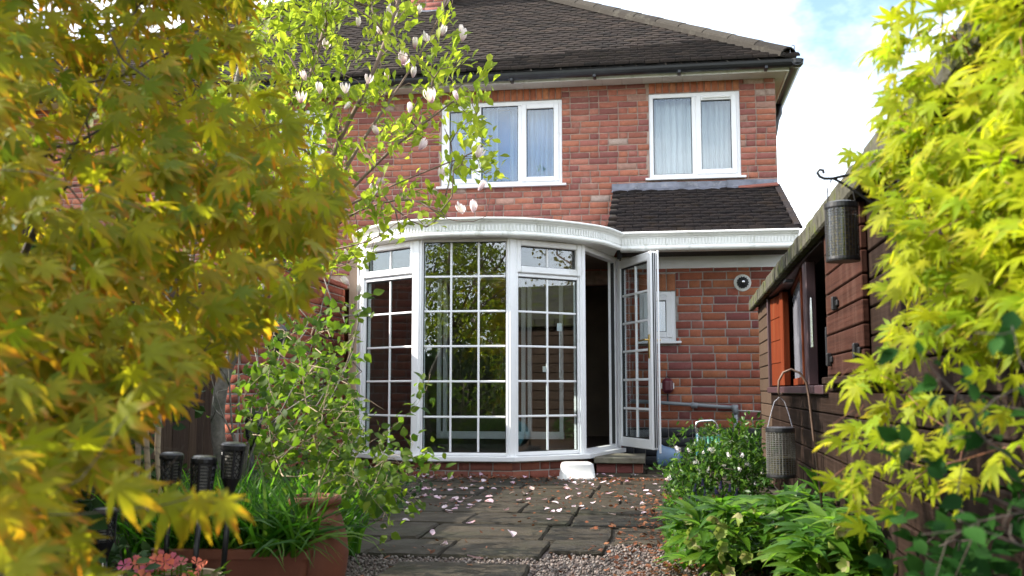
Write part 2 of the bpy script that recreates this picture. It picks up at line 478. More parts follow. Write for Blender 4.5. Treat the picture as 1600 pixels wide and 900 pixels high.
M['petal'] = leaf_mat('fallen_petal', [(0, (.56, .42, .50)), (.5, (.64, .54, .59)), (.8, (.52, .34, .45)), (1, (.46, .34, .30))], (.36, .2, .2), (.5, 1.0), .2, 1.0)
M['white_flower'] = leaf_mat('white_blossom', [(0, (.80, .76, .80)), (1, (.84, .83, .84))], trans=.25, tcol=1.0)
M['purple'] = leaf_mat('purple_flower', [(0, (.05, .035, .14)), (1, (.09, .06, .20))], trans=.3, tcol=1.0)
M['pink_flower'] = leaf_mat('coral_primrose', [(0, (.62, .10, .06)), (.5, (.70, .22, .13)), (.8, (.55, .13, .26)), (1, (.66, .18, .06))], trans=.3, tcol=1.0)
M['litter'] = leaf_mat('dead_leaf', [(0, (.14, .042, .018)), (.4, (.20, .07, .028)), (.7, (.085, .033, .018)), (1, (.26, .12, .06))], trans=.15, tcol=1.0, rough=.7)
M['bark_pale'] = simple('pale_grey_bark', (.17, .15, .125), .85, .4, 30, bmp=.006, dirt=((.07, .075, .05), 9, .48))
M['bark_brown'] = simple('brown_twig_bark', (.17, .115, .085), .8, .3, 30, bmp=.004)
M['bark_tan'] = simple('tan_stem_bark', (.36, .27, .18), .8, .25, 30, bmp=.003)
M['bark_red'] = simple('reddish_maple_twig', (.16, .06, .035), .7, .3, 30)
M['bark_dark'] = simple('dark_maple_bark', (.06, .045, .035), .85, .3, 25, bmp=.004)

def wood(name, stops, streak, axis='Y'):
    m, nt = new_mat(name)
    p = world_pos(nt); r_ = rnd_of(nt)
    off = nd(nt, 'ShaderNodeCombineXYZ', {0: math_n(nt, 'MULTIPLY', r_, 17.0), 1: math_n(nt, 'MULTIPLY', r_, 31.0), 2: 0.0})
    q = nd(nt, 'ShaderNodeVectorMath', {0: p, 1: off.outputs[0]}, operation='ADD').outputs[0]
    st = (4, .35, 22) if axis == 'Y' else (22, 22, .8)
    g = noise(nt, q, 3.5, 7, 0.65, st)
    c = ramp(nt, r_, stops)
    c = mixc(nt, 0.75, c, ramp(nt, g, [(0.25, (.35, .33, .32)), (0.7, (1.35, 1.3, 1.25))]), 'MULTIPLY')
    w = ramp(nt, noise(nt, p, 7, 6, 0.7, (1, 1, .14)), [(0.5, (0, 0, 0)), (0.74, (1, 1, 1))])  # pale upright streaks: weathering, plus sun dapples painted into the boards
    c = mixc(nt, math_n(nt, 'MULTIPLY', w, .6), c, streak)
    kn = nd(nt, 'ShaderNodeTexVoronoi', {'Vector': q, 'Scale': 3.2}).outputs['Distance']
    c = mixc(nt, ramp(nt, kn, [(0.03, (.85,) * 3), (0.055, (0, 0, 0))]), c, (.03, .016, .01))
    finish(nt, nd(nt, 'ShaderNodeBsdfPrincipled', {'Base Color': c, 'Roughness': 0.75, 'Specular IOR Level': .05, 'Normal': bump(nt, g, .004, .6)}).outputs[0])
    return m
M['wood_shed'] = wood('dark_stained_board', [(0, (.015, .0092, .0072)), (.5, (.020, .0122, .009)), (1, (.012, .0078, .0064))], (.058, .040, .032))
M['wood_door'] = wood('reddish_door_board', [(0, (.040, .0175, .0125)), (.5, (.048, .0205, .0145)), (1, (.033, .0145, .011))], (.10, .058, .045))
M['wood_post'] = wood('grey_brown_corner_post', [(0, (.060, .042, .031)), (1, (.075, .052, .038))], (.12, .09, .068), 'Z')
M['wood_orange'] = wood('orange_red_stained_wood', [(0, (.095, .019, .007)), (1, (.12, .025, .009))], (.16, .058, .024), 'Z')
M['wood_plum'] = simple('plum_painted_timber', (.035, .013, .016), .5, .25, 15, stretch=(3, 3, .5))
M['shed_dark'] = simple('dark_shed_inside', (.012, .009, .008), .9, .3)
M['felt_moss'] = simple('mossy_roof_edge', (.065, .062, .048), .95, .4, 14, bmp=.012, spec=.1, dirt=((.075, .09, .015), 8, .50))
M['fence'] = wood('dark_fence_board', [(0, (.05, .035, .028)), (1, (.08, .055, .04))], (.10, .075, .06), 'Z')

m, nt = new_mat('sandstone_slab')
p = world_pos(nt); r_ = rnd_of(nt)
c = ramp(nt, r_, [(0, (.037, .031, .023)), (.4, (.047, .039, .028)), (.7, (.028, .025, .020)), (1, (.058, .047, .033))])
c = mixc(nt, .8, c, ramp(nt, noise(nt, p, 5, 8, .7), [(.25, (.42, .42, .42)), (.75, (1.35, 1.32, 1.25))]), 'MULTIPLY')
c = mixc(nt, math_n(nt, 'MULTIPLY', ramp(nt, noise(nt, p, 2.2, 7, .7), [(.5, (0, 0, 0)), (.68, (1, 1, 1))]), .55), c, (.020, .026, .012))
h = math_n(nt, 'ADD', noise(nt, p, 9, 6, .65), math_n(nt, 'MULTIPLY', noise(nt, p, 90, 4, .7), .3))
finish(nt, nd(nt, 'ShaderNodeBsdfPrincipled', {'Base Color': c, 'Roughness': ramp(nt, noise(nt, p, 6, 5), [(.3, (.5,) * 3), (.7, (.85,) * 3)]), 'Specular IOR Level': .12, 'Normal': bump(nt, h, .018, .8)}).outputs[0])
M['slab'] = m
m, nt = new_mat('gravel_stone')
r_ = rnd_of(nt)
c = ramp(nt, r_, [(0, (.12, .095, .085)), (.25, (.20, .17, .155)), (.5, (.08, .067, .06)), (.7, (.15, .11, .097)), (.9, (.27, .24, .225)), (1, (.06, .054, .05))])
finish(nt, nd(nt, 'ShaderNodeBsdfPrincipled', {'Base Color': c, 'Roughness': .85, 'Specular IOR Level': .1}).outputs[0])
M['gravel'] = m
m, nt = new_mat('feeder_mesh_and_seed')
p = world_pos(nt)
v = noise(nt, p, 120, 3, .7)
c = ramp(nt, v, [(.35, (.012, .012, .014)), (.52, (.07, .055, .02)), (.62, (.20, .14, .025)), (.75, (.10, .10, .11))])
finish(nt, nd(nt, 'ShaderNodeBsdfPrincipled', {'Base Color': c, 'Roughness': .4, 'Metallic': .3}).outputs[0])
M['feeder_seed'] = m
m, nt = new_mat('feeder_tube')
fr = nd(nt, 'ShaderNodeLayerWeight', {'Blend': .2})
tr = nd(nt, 'ShaderNodeBsdfTransparent', {'Color': (.62, .64, .62, 1)})
gl = nd(nt, 'ShaderNodeBsdfGlossy', {'Color': (.9, .9, .9, 1), 'Roughness': .18})
finish(nt, nd(nt, 'ShaderNodeMixShader', {0: math_n(nt, 'ADD', math_n(nt, 'MULTIPLY', fr.outputs['Facing'], .3), .10, True), 1: tr.outputs[0], 2: gl.outputs[0]}).outputs[0])
M['feeder_tube'] = m
m, nt = new_mat('reflection_grey_glass')
d = nd(nt, 'ShaderNodeBsdfDiffuse', {'Color': ramp(nt, noise(nt, world_pos(nt), 9, 5), [(.3, (.16, .16, .19)), (.7, (.30, .30, .34))])})  # diffuse grey stands in for sky and trees mirrored in the pane
mx = nd(nt, 'ShaderNodeMixShader', {0: .45, 1: nd(nt, 'ShaderNodeBsdfTransparent', {'Color': (.8, .8, .8, 1)}).outputs[0], 2: d.outputs[0]})
mx2 = nd(nt, 'ShaderNodeMixShader', {0: .16, 1: mx.outputs[0], 2: nd(nt, 'ShaderNodeBsdfGlossy', {'Roughness': .05}).outputs[0]})
finish(nt, mx2.outputs[0]); M['reflection_grey_glass'] = m
# ------------------------------------------------------------------ the house
class Pl:
    """a vertical plane: u runs along it, d runs inward, z up"""
    def __init__(s, o, u):
        s.o = Vector((o[0], o[1], 0)); s.u = Vector((u[0], u[1], 0)).normalized()
        s.i = Vector((-s.u.y, s.u.x, 0)); s.z = Vector((0, 0, 1))
    def p(s, u, d, z): return s.o + s.u * u + s.i * d + s.z * z
    def box(s, mb, u0, u1, d0, d1, z0, z1, ch=0.0, rnd=0.0):
        return mb.obox(s.p((u0 + u1) / 2, (d0 + d1) / 2, (z0 + z1) / 2), (u1 - u0, d1 - d0, z1 - z0), (s.u, s.i, s.z), rnd, ch)
    def mat(s, u0, u1, d0, d1, z0, z1):
        Mx = Matrix.Identity(4)
        for k, (a, l) in enumerate(((s.u, u1 - u0), (s.i, d1 - d0), (s.z, z1 - z0))):
            for r_ in range(3): Mx[r_][k] = a[r_] * l
        c = s.p((u0 + u1) / 2, (d0 + d1) / 2, (z0 + z1) / 2)
        for r_ in range(3): Mx[r_][3] = c[r_]
        return Mx

def brick_template(seed, asp):
    rg = random.Random(seed); mb = MB()
    cx, cz = .022, .022 * asp
    j = lambda k: rg.uniform(-k, k)
    fr = [(-.5 + cx + j(.008), -.5, -.5 + cz + j(.03)), (.5 - cx + j(.008), -.5 + j(.02), -.5 + cz + j(.03)), (.5 - cx + j(.008), -.5, .5 - cz + j(.03)), (-.5 + cx + j(.008), -.5 + j(.02), .5 - cz + j(.03))]
    md = [(-.5 + j(.006), -.42, -.5 + j(.02)), (.5 + j(.006), -.42, -.5 + j(.02)), (.5 + j(.006), -.42, .5 + j(.02)), (-.5 + j(.006), -.42, .5 + j(.02))]
    bk = [(-.5, .5, -.5), (.5, .5, -.5), (.5, .5, .5), (-.5, .5, .5)]
    q = lambda a, b: [(i + a, (i + 1) % 4 + a, (i + 1) % 4 + b, i + b) for i in range(4)]
    return fr + md + bk, [(0, 1, 2, 3)] + q(4, 0) + q(8, 4)
BT = [brick_template(k, 3.0) for k in range(3)]
BMESH = {}
PENDING = []                          # (mat4, material key, wall)
def lay_bricks(pl, wall, L, z0, z1, course, blen, holes, mk, proud=0.0, join=.0118, header=.28, seed=1):
    rg = random.Random(seed)
    n = max(1, round((z1 - z0) / course)); course = (z1 - z0) / n
    for r_ in range(n):
        za = z0 + r_ * course; zb = za + course - join
        free = [(0.0, L)]
        for (a, b, c, d) in holes:
            if c < zb - .01 and d > za + .01:
                free = [s for (p, q) in free for s in ((p, min(q, a)), (max(p, b), q)) if s[1] - s[0] > .03]
        u = -blen * (.5 if r_ % 2 else 0) - rg.uniform(0, .03)
        while u < L:
            l = blen * .5 if rg.random() < header else blen
            for (p, q) in free:
                a, b = max(u, p), min(u + l - join, q - .004)
                if b - a > .025:
                    PENDING.append((pl.mat(a, b, -proud - rg.uniform(0, .004), .06, za + rg.uniform(-.0012, .0012), zb + rg.uniform(-.0012, .0012)), mk, wall))
            u += l
def lay_soldiers(pl, wall, u0, u1, z0, z1, mk, w=.075, join=.010):
    n = max(1, round((u1 - u0) / w)); w = (u1 - u0) / n
    for k in range(n):
        PENDING.append((pl.mat(u0 + k * w + join / 2, u0 + (k + 1) * w - join / 2, -random.uniform(.001, .005), .06, z0 + join * .6, z1 - join * .4), mk, wall))
def flush_bricks(limit, name='brick', rest='brickwork'):
    global PENDING
    mats = np.array([[list(r_) for r_ in a[0]] for a in PENDING])
    px, py, z = proj(mats[:, :3, 3])
    vis = (z > .1) & (px > 380) & (px < 1260) & (py > -10) & (py < 905)
    sz = np.linalg.norm(mats[:, :3, 0], axis=1) * np.linalg.norm(mats[:, :3, 2], axis=1) / z ** 2
    key = np.where(vis, 1 / z, 0)
    order = np.argsort(-key)[:limit]
    big = set(i for i in order if key[i] > 0)
    groups = {}
    for i, (mx, mk, wall) in enumerate(PENDING):
        if i in big:
            k = (mk, i % 3)
            if k not in BMESH:
                BMESH[k] = template_mesh('brick', BT[k[1]][0], BT[k[1]][1], M[mk])
            piece(name, BMESH[k], mx, wall)
        else:
            groups.setdefault((mk, wall.name), []).append(i)
    for (mk, wn), ids in groups.items():
        o = bpy.data.objects.new(rest, merged(rest, BT[0][0], BT[0][1], mats[ids], M[mk]))
        C.objects.link(o); attach(o, bpy.data.objects[wn]); o['kind'] = 'stuff'
    PENDING = []
def wall_sheet(pl, mb, L, z0, z1, d0, d1, holes):
    us = sorted(set([0, L] + [x for h in holes for x in h[:2]])); us = [u for u in us if 0 <= u <= L]
    zs = sorted(set([z0, z1] + [x for h in holes for x in h[2:]])); zs = [z for z in zs if z0 <= z <= z1]
    for i in range(len(us) - 1):
        for k in range(len(zs) - 1):
            uc, zc = (us[i] + us[i + 1]) / 2, (zs[k] + zs[k + 1]) / 2
            if not any(h[0] < uc < h[1] and h[2] < zc < h[3] for h in holes):
                pl.box(mb, us[i], us[i + 1], d0, d1, zs[k], zs[k + 1])

Y1, Y2 = 10.0, 11.0
XR = W(1213, 200, Y2).x
XL = -8.6
ZS = W(1000, 131.5, Y2).z            # soffit
house = thing('brick_house', 'red brick semi-detached house with white bow window and brown tiled hipped roof', 'house', (-1.5, 10.0, 0))

# ---- upper wall with its windows
lw = (W(691, 0, Y2).x, W(878, 200, Y2).x, W(880, 287, Y2).z, W(875, 155, Y2).z)
rw = (W(1014, 200, Y2).x, W(1157, 210, Y2).x, W(1090, 277, Y2).z, W(1085, 144, Y2).z)
nw = (W(440, 0, Y2).x, W(508, 200, Y2).x, lw[2], lw[3])
up = Pl((XL, Y2), (1, 0))
L = XR - XL
hol = [(w[0] - XL, w[1] - XL, w[2], w[3]) for w in (lw, rw, nw)]
sold = [(h[0], h[1], h[3], ZS + .2) for h in hol]
mb = MB(); wall_sheet(up, mb, L, 1.9, ZS + .12, .008, .16, hol)
upper = mb.build('upper_wall', M['mortar_red'], house)
lay_bricks(up, upper, L, 2.05, ZS + .03, .0715, .216, hol + sold, 'brick_up', seed=3, header=.42)
for h in hol[:2]:
    lay_soldiers(up, upper, h[0], h[1], h[3], ZS + .01, 'brick_soldier')
lay_soldiers(up, upper, hol[2][0], hol[2][1], hol[2][3], ZS + .01, 'brick_soldier')
# ---- return walls (right, left, back)
mb = MB()
mb.box(XR - .20, XR - .004, Y2 + .165, 19.4, 0, ZS + .12)
mb.box(XL, XL + .2, Y2 + .165, 19.4, 0, ZS + .12)
mb.box(XL + .2, XR - .2, 19.2, 19.4, 0, ZS + .12)
mb.build('return_wall', M['brick_up'], house)
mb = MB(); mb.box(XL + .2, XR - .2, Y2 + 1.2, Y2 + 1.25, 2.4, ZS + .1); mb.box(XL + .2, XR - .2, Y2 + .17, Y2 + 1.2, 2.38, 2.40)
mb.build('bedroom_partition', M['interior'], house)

def casement(name, pl, u0, u1, z0, z1, lights, sill=True, hopper=None, d=.02):
    """lights: list of (ua, ub, opening?)"""
    w = thing_part(name)
    fr = MB(); fw = .048
    pl.box(fr, u0, u0 + fw, d, d + .07, z0, z1, .004); pl.box(fr, u1 - fw, u1, d, d + .07, z0, z1, .004)
    pl.box(fr, u0 + fw, u1 - fw, d, d + .07, z1 - fw, z1, .004); pl.box(fr, u0 + fw, u1 - fw, d, d + .07, z0, z0 + fw, .004)
    for k in range(len(lights) - 1):
        m_ = (lights[k][1] + lights[k + 1][0]) / 2
        pl.box(fr, m_ - fw * .55, m_ + fw * .55, d + .001, d + .069, z0 + fw, z1 - fw, .004)
    root = fr.build(name, M['upvc'], house)
    for ua, ub, op in lights:
        a, b, c, e = ua + .002, ub - .002, z0 + fw, z1 - fw
        if op:
            s = MB(); k = .045
            pl.box(s, a - .014, a + k, d - .016, d + .03, c - .012, e + .012, .006); pl.box(s, b - k, b + .014, d - .016, d + .03, c - .012, e + .012, .006)
            pl.box(s, a + k, b - k, d - .015, d + .029, e - k, e + .012, .006); pl.box(s, a + k, b - k, d - .015, d + .029, c - .012, c + k, .006)
            s.build('sash', M['upvc'], root)
            a, b, c, e = a + k, b - k, c + k, e - k
        g = MB(); pl.box(g, a, b, d + .022, d + .026, c, e); g.build('pane', M['glass'], root)
        q = MB()
        for (p0, p1, q0, q1) in ((a, a + .006, c, e), (b - .006, b, c, e), (a + .006, b - .006, c, c + .006), (a + .006, b - .006, e - .006, e)):
            pl.box(q, p0, p1, d + .012, d + .021, q0, q1)
        q.build('seal', M['seal'], root)
    if sill:
        s = MB(); pl.box(s, u0 - .045, u1 + .05, -.055, d + .02, z0 - .026, z0 - .001, .004); s.build('sill', M['upvc'], root)
    return root
def thing_part(n): return None
def ux(w, px, y=200): return W(px, y, Y2).x - XL
l0, l1 = hol[0][:2]
win_l = casement('bedroom_window', up, l0, l1, hol[0][2], hol[0][3], [(l0 + .048, ux(0, 743), True), (ux(0, 752), ux(0, 809), False), (ux(0, 816), l1 - .048, True)])
r0, r1 = hol[1][:2]
win_r = casement('bedroom_window', up, r0, r1, hol[1][2], hol[1][3], [(r0 + .048, ux(0, 1081), False), (ux(0, 1089), r1 - .048, True)])
mb = MB(); up.box(mb, ux(0, 1098), ux(0, 1142), -.012, -.002, hol[1][3] - .075, hol[1][3] - .062, .003); mb.build('trickle_vent', M['upvc_dirty'], win_r)
n0, n1 = hol[2][:2]
casement('bedroom_window', up, n0, n1, hol[2][2], hol[2][3], [(n0 + .048, (n0 + n1) / 2 - .01, True), ((n0 + n1) / 2 + .01, n1 - .048, False)])

# ---- soffit, fascia, gutter, downpipe
YF = 10.74                            # fascia face
zf = W(1000, 112, YF).z
xe = W(1237, 97, YF - .05).x - .02
mb = MB()
nb = 46
for k in range(nb):
    a = XL - .2 + (xe - XL + .2 - .02) * k / nb; b = XL - .2 + (xe - XL + .2 - .02) * (k + 1) / nb
    mb.box(a + .0015, b - .0015, YF + .02, Y2 - .002, ZS + .002, ZS + .012)
for k in range(30):
    a = Y2 - .002 + 8.2 * k / 30
    mb.box(XR + .004, xe - .02, a + .0015, a + 8.2 / 30 - .0015, ZS + .002, ZS + .012)
tag(mb.build('soffit', M['soffit'], house), kind=None)
mb = MB(); mb.box(XL - .2, xe, YF, YF + .018, ZS - .006, zf + .05, ch=.003); mb.box(xe - .018, xe, YF + .0185, 19.4, ZS - .006, zf + .05, ch=.003)
mb.build('fascia', M['upvc_dirty'], house)
def gutter(mb, a, b, r_=.066, n=8):
    a, b = Vector(a), Vector(b); d = (b - a).normalized(); q = d.cross(Vector((0, 0, 1)))
    prof = [(q * math.cos(t) * r_ + Vector((0, 0, -math.sin(t) * r_))) for t in [math.pi * k / n for k in range(n + 1)]]
    prof2 = [p * .9 + Vector((0, 0, .001)) for p in prof[::-1]]
    mb.prism([a + p for p in prof + prof2], b - a)
mb = MB()
gz = zf + .020
gutter(mb, (XL - .2, YF - .068, gz - .03), (xe + .062, YF - .068, gz))
gutter(mb, (xe + .068, YF - .13, gz), (xe + .068, 19.0, gz))
mb.lathe([(0, -.074), (.05, -.066), (.072, -.04), (.078, 0), (.078, .006), (0, .006)], 14, (xe + .066, YF - .068, gz))
gut = mb.build('gutter', M['gutter_black'], house, smooth=False)
for k in range(8):
    b = MB(); x = xe - .25 - k * .92
    b.box(x - .018, x + .018, YF - .116, YF - .002, gz - .085 - (k * .003), gz - .048 - k * .003, ch=.006); b.build('bracket', M['gutter_black'], gut)
mb = MB()
yy = 12.15
mb.tube([(xe + .055, yy, gz - .04), (xe + .055, yy, gz - .16), (xe + .02, yy, gz - .24), (XR + .11, yy, gz - .42), (XR + .06, yy, gz - .5), (XR + .06, yy, .0)], .037, 10)
mb.build('downpipe', M['gutter_black'], house, smooth=True)
# a short curled wire on the hip end
mb = MB()
c0 = Vector((xe + .01, YF - .02, gz + .10))
mb.tube([c0, c0 + Vector((.0, 0, .06)), c0 + Vector((.02, 0, .09)), c0 + Vector((.045, 0, .085)), c0 + Vector((.05, 0, .055)), c0 + Vector((.03, 0, .045))], .006, 5)
mb.build('hip_iron', M['lead'], house)

# ---- main roof: hipped, plain tiles
hx, hy, hz = xe + .03, YF - .06, gz + .045
tt = 2.84
pk = W(875, 3, hy + tt)
TAN = (pk.z - hz) / tt
SL = math.atan(TAN)
RUN = 4.6
deck = MB()
xl = XL - .25
A = (xl, hy, hz - .02); B = (hx, hy, hz - .02); D = (hx, hy + 2 * RUN, hz - .02); E_ = (xl, hy + 2 * RUN, hz - .02)
r1_, r2_ = (xl + RUN, hy + RUN, hz + RUN * TAN - .02), (hx - RUN, hy + RUN, hz + RUN * TAN - .02)
deck.add([A, B, D, E_, r1_, r2_], [(0, 1, 5, 4), (1, 2, 5), (2, 3, 4, 5), (3, 0, 4), (0, 3, 2, 1)])
roof = deck.build('roof', M['roof_deck'], house)
def tile_template(seed):
    rg = random.Random(seed)
    j = lambda k: rg.uniform(-k, k)
    # x across, y up the slope from tail 0, z normal; camber and a rounded tail edge
    vs = []; n = 4
    for y, zz in ((0.0, .006), (.006, .016), (1.0, .010)):
        for k in range(n + 1):
            x = -.5 + k / n
            vs.append((x * .965, y * 1.0 + (j(.006) if y < .1 else 0), zz + .004 * (1 - 4 * x * x) + j(.0012)))
    fs = [(r_ * 5 + k, r_ * 5 + k + 1, (r_ + 1) * 5 + k + 1, (r_ + 1) * 5 + k) for r_ in range(2) for k in range(n)]
    b0 = len(vs)
    for k in range(n + 1):
        x = -.5 + k / n; vs.append((x * .965, .0, -.006))
    fs += [(b0 + k, b0 + k + 1, k + 1, k) for k in range(n)]
    return vs, fs
TT = tile_template(2)
def tile_slope(parent, o, u, s, ulen, rows, gauge, wid, inside, mk, limit, lift=.0, seed=1):
    """o: eave start, u: along the eave, s: up the slope"""
    rg = random.Random(seed)
    u = Vector(u).normalized(); s = Vector(s).normalized(); n = u.cross(s)
    tilt = .075
    s2 = (s - n * tilt).normalized(); n2 = u.cross(s2)
    out = []
    for r_ in range(rows):
        x = -wid * (.5 if r_ % 2 else 0)
        while x < ulen + wid:
            c = Vector(o) + u * (x + wid / 2) + s * (r_ * gauge) + n * (.010 + lift)
            if inside(c, x + wid / 2, r_ * gauge):
                a = rg.uniform(-.02, .02)
                uu = (u + s2 * a).normalized(); ss = (s2 - u * a).normalized()
                Mx = np.eye(4)
                hv = rg.uniform(-.003, .004)
                Mx[:3, 0] = np.array(uu) * wid; Mx[:3, 1] = np.array(ss) * gauge * 1.45; Mx[:3, 2] = np.array(n2)
                Mx[:3, 3] = np.array(c + n * hv + s * rg.uniform(-.004, .004))
                out.append(Mx)
            x += wid
    out = np.array(out)
    scatter('roof_tile', 'roof_tiling', TT[0], TT[1], out, M[mk], parent, limit=limit)
slope = Vector((0, math.cos(SL), math.sin(SL)))
gauge = .1
tile_slope(roof, (xl, hy - .015, hz), (1, 0, 0), slope, hx - xl, int(RUN / math.cos(SL) / gauge), gauge, .165,
           lambda c, x, s: c.x < hx - (c.y - hy) - .02 and c.x > xl + (c.y - hy) + .02, 'tile', 150, seed=5)
# hips: half-round tiles bedded in mortar
def hip_line(p, q, n, mk='hip'):
    p, q = Vector(p), Vector(q); d = (q - p) / n; ax = d.normalized()
    side = ax.cross(Vector((0, 0, 1))).normalized(); upn = side.cross(ax)
    bed = MB()
    bed.obox((p + q) / 2 + upn * .005, (.26, (q - p).length, .05), (side, ax, upn))
    bed.build('hip_mortar', M['hip'], roof)
    for k in range(n):
        mb = MB(); vs = []; fs = []
        a0 = p + d * k; a1 = p + d * (k + 1.04)
        for (c, rr) in ((a0, .125), (a0, .105), (a1, .118), (a1, .10)):
            for t in range(7):
                th = math.pi * t / 6
                vs.append(c + side * math.cos(th) * rr + upn * (math.sin(th) * rr * .75 + .01))
        for (a, b) in ((0, 1), (0, 2), (2, 3)):
            for t in range(6): fs.append((a * 7 + t, a * 7 + t + 1, b * 7 + t + 1, b * 7 + t))
        mb.add(vs, fs); mb.build('hip_tile', M[mk], roof, smooth=False)
hip_line((hx - .04, hy + .04, hz + .02), (r2_[0], r2_[1], r2_[2] + .05), 17)
hip_line((xl + .04, hy + .04, hz + .02), (r1_[0], r1_[1], r1_[2] + .05), 17)
hip_line((r1_[0], r1_[1], r1_[2] + .05), (r2_[0], r2_[1], r2_[2] + .05), 4)
# chimney in front of the ridge
ch = Pl((W(642, 0, 13.3).x, 13.3), (1, 0)); cw = W(692, 0, 13.3).x - W(642, 0, 13.3).x
cz = hz + (13.3 - hy) * TAN - .1
mb = MB(); ch.box(mb, .006, cw - .006, .006, .6, cz, cz + 2.2); chim = mb.build('chimney', M['mortar_red'], house)
lay_bricks(ch, chim, cw, cz + .12, cz + 2.2, .075, .225, [], 'brick_up', seed=9)
mb = MB(); ch.box(mb, -.03, cw + .03, -.05, .02, cz - .05, cz + .13); mb.build('chimney_flashing', M['lead'], house)

# ---- kitchen extension: wall, window, lean-to roof
V0 = Vector((-3.07, 10.0)); V1 = Vector((-2.69, 8.87)); V2 = Vector((-2.08, 8.47)); V3 = Vector((-1.25, 8.512)); V4 = Vector((-.686, 8.967)); V5 = Vector((-.41, 9.96))
KX0 = -.36; KX1 = XR - .02
kp = Pl((KX0, Y1), (1, 0)); KL = KX1 - KX0
kz = W(1100, 402, Y1).z; kb = W(1100, 419, Y1).z; dz = W(1100, 668, Y1).z
kw = (W(993, 0, Y1).x - KX0, W(1056, 500, Y1).x - KX0, W(1030, 533, Y1).z, W(1030, 455, Y1).z)
mb = MB(); wall_sheet(kp, mb, KL, 0, kz, .008, .2, [kw]); kit = mb.build('kitchen_wall', M['mortar'], house)
ks = (kw[0] - .01, kw[1] + .005, kw[3], W(1040, 428, Y1).z)
lay_bricks(kp, kit, KL, dz, kb + .05, .0815, .232, [kw, ks], 'brick_low', seed=11, header=.25)
lay_soldiers(kp, kit, ks[0], ks[1], ks[2], ks[3], 'brick_soldier', .085)
lay_bricks(kp, kit, KL, 0, dz - .004, .0815, .232, [], 'black_paint', proud=.004, join=.006, seed=12)
mb = MB(); kp.box(mb, 0, KL - .01, -.02, .006, kb, kz + .01, .002); mb.build('wall_board', M['upvc'], house)
mb = MB(); mb.box(KX1 - .2, KX1 - .004, Y1 + .21, Y2 - .002, 0, 2.2); mb.build('return_wall', M['brick_low'], house)
wk = casement('kitchen_window', kp, kw[0], kw[1], kw[2], kw[3], [(kw[0] + .048, kw[1] - .048, True)])
mb = MB(); mb.box(-.3, KX1 - .25, Y1 + .9, Y1 + .92, .0, 2.0); mb.build('kitchen_partition', M['interior'], house)

# lean-to roof
YE = 9.42
ez = W(1100, 362, YE).z; tz = W(1100, 296, Y2).z
x0, x1 = W(953, 330, 10.2).x, W(1247, 350, YE).x
run = Y2 - YE; LS = math.hypot(run, tz - ez)
sl = Vector((0, run, tz - ez)).normalized()
mb = MB(); mb.add([(x0, YE, ez - .02), (x1, YE, ez - .02), (x1, Y2, tz - .02), (x0, Y2, tz - .02), (x0, YE, ez - .06), (x1, YE, ez - .06), (x1, Y2, tz - .16), (x0, Y2, tz - .16)],
               [(0, 1, 2, 3), (4, 7, 6, 5), (0, 4, 5, 1), (1, 5, 6, 2), (2, 6, 7, 3), (3, 7, 4, 0)])
lroof = mb.build('lean_to_roof', M['roof_deck'], house)
tile_slope(lroof, (x0, YE - .03, ez), (1, 0, 0), sl, x1 - x0, 15, LS / 15.2, .165, lambda c, x, s: x0 + .03 < c.x < x1 - .02, 'tile_low', 160, seed=6)
mb = MB()
for k in range(12):
    y = Y2 - .06 - k * run / 12.5; z = tz - (Y2 - y) * (tz - ez) / run
    mb.obox((x1 + .0, y - .05, z + .012), (.06, .15, .03), (Vector((1, 0, .1)).normalized(), sl, sl.cross(Vector((-1, 0, -.1)).normalized())))
mb.build('verge', M['tile_low'], lroof)
mb = MB()
for k in range(10):
    a = x0 - .01 + (XR - x0) * k / 10; b = x0 - .01 + (XR - x0) * (k + 1) / 10
    zc = tz + .005 + random.uniform(-.004, .004)
    mb.obox(((a + b) / 2, Y2 - .022, zc + .042), (b - a + .004, .03, .085), (Vector((1, 0, random.uniform(-.01, .01))), Vector((0, 1, 0)), Vector((0, 0, 1))), ch=.004)
    mb.obox(((a + b) / 2, Y2 - .075, zc - .008), (b - a + .004, .10, .014), (Vector((1, 0, 0)), sl, Vector((1, 0, 0)).cross(sl)), ch=.003)
mb.build('flashing', M['lead'], house)
# reddish clay ridge strip by the flashing's right end
mb = MB(); mb.obox((XR - .22, Y2 - .12, tz + .0), (.42, .09, .02), (Vector((1, 0, .06)).normalized(), sl, Vector((1, 0, 0)).cross(sl)), ch=.004); mb.build('ridge_strip', M['brick_low'], lroof)

# ---- moulded cornice: a swept profile
def sweep(mb, path, prof):
    """path: 2-D points, left to right seen from outside; prof: (outward, z) closed"""
    n = len(path); m = len(prof); vs = []
    for i, p in enumerate(path):
        a = path[max(i - 1, 0)]; b = path[min(i + 1, n - 1)]
        d = (b - a).normalized(); o = Vector((d.y, -d.x))
        for (q, z) in prof:
            vs.append((p.x + o.x * q, p.y + o.y * q, z))
    fs = [(i * m + k, (i + 1) * m + k, (i + 1) * m + (k + 1) % m, i * m + (k + 1) % m) for i in range(n - 1) for k in range(m)]
    fs += [tuple(range(m)), tuple((n - 1) * m + k for k in range(m))[::-1]]
    mb.add(vs, fs)
def catmull(pts, per=9):
    out = []; P = [pts[0] * 2 - pts[1]] + pts + [pts[-1] * 2 - pts[-2]]
    for i in range(1, len(P) - 2):
        for k in range(per):
            t = k / per
            out.append(.5 * ((2 * P[i]) + (P[i + 1] - P[i - 1]) * t + (2 * P[i - 1] - 5 * P[i] + 4 * P[i + 1] - P[i + 2]) * t * t + (3 * P[i] - P[i - 1] - 3 * P[i + 1] + P[i + 2]) * t ** 3))
    return out + [pts[-1]]
ZC0, ZC1 = 2.045, 2.205               # cornice bottom and top
H_ = ZC1 - ZC0
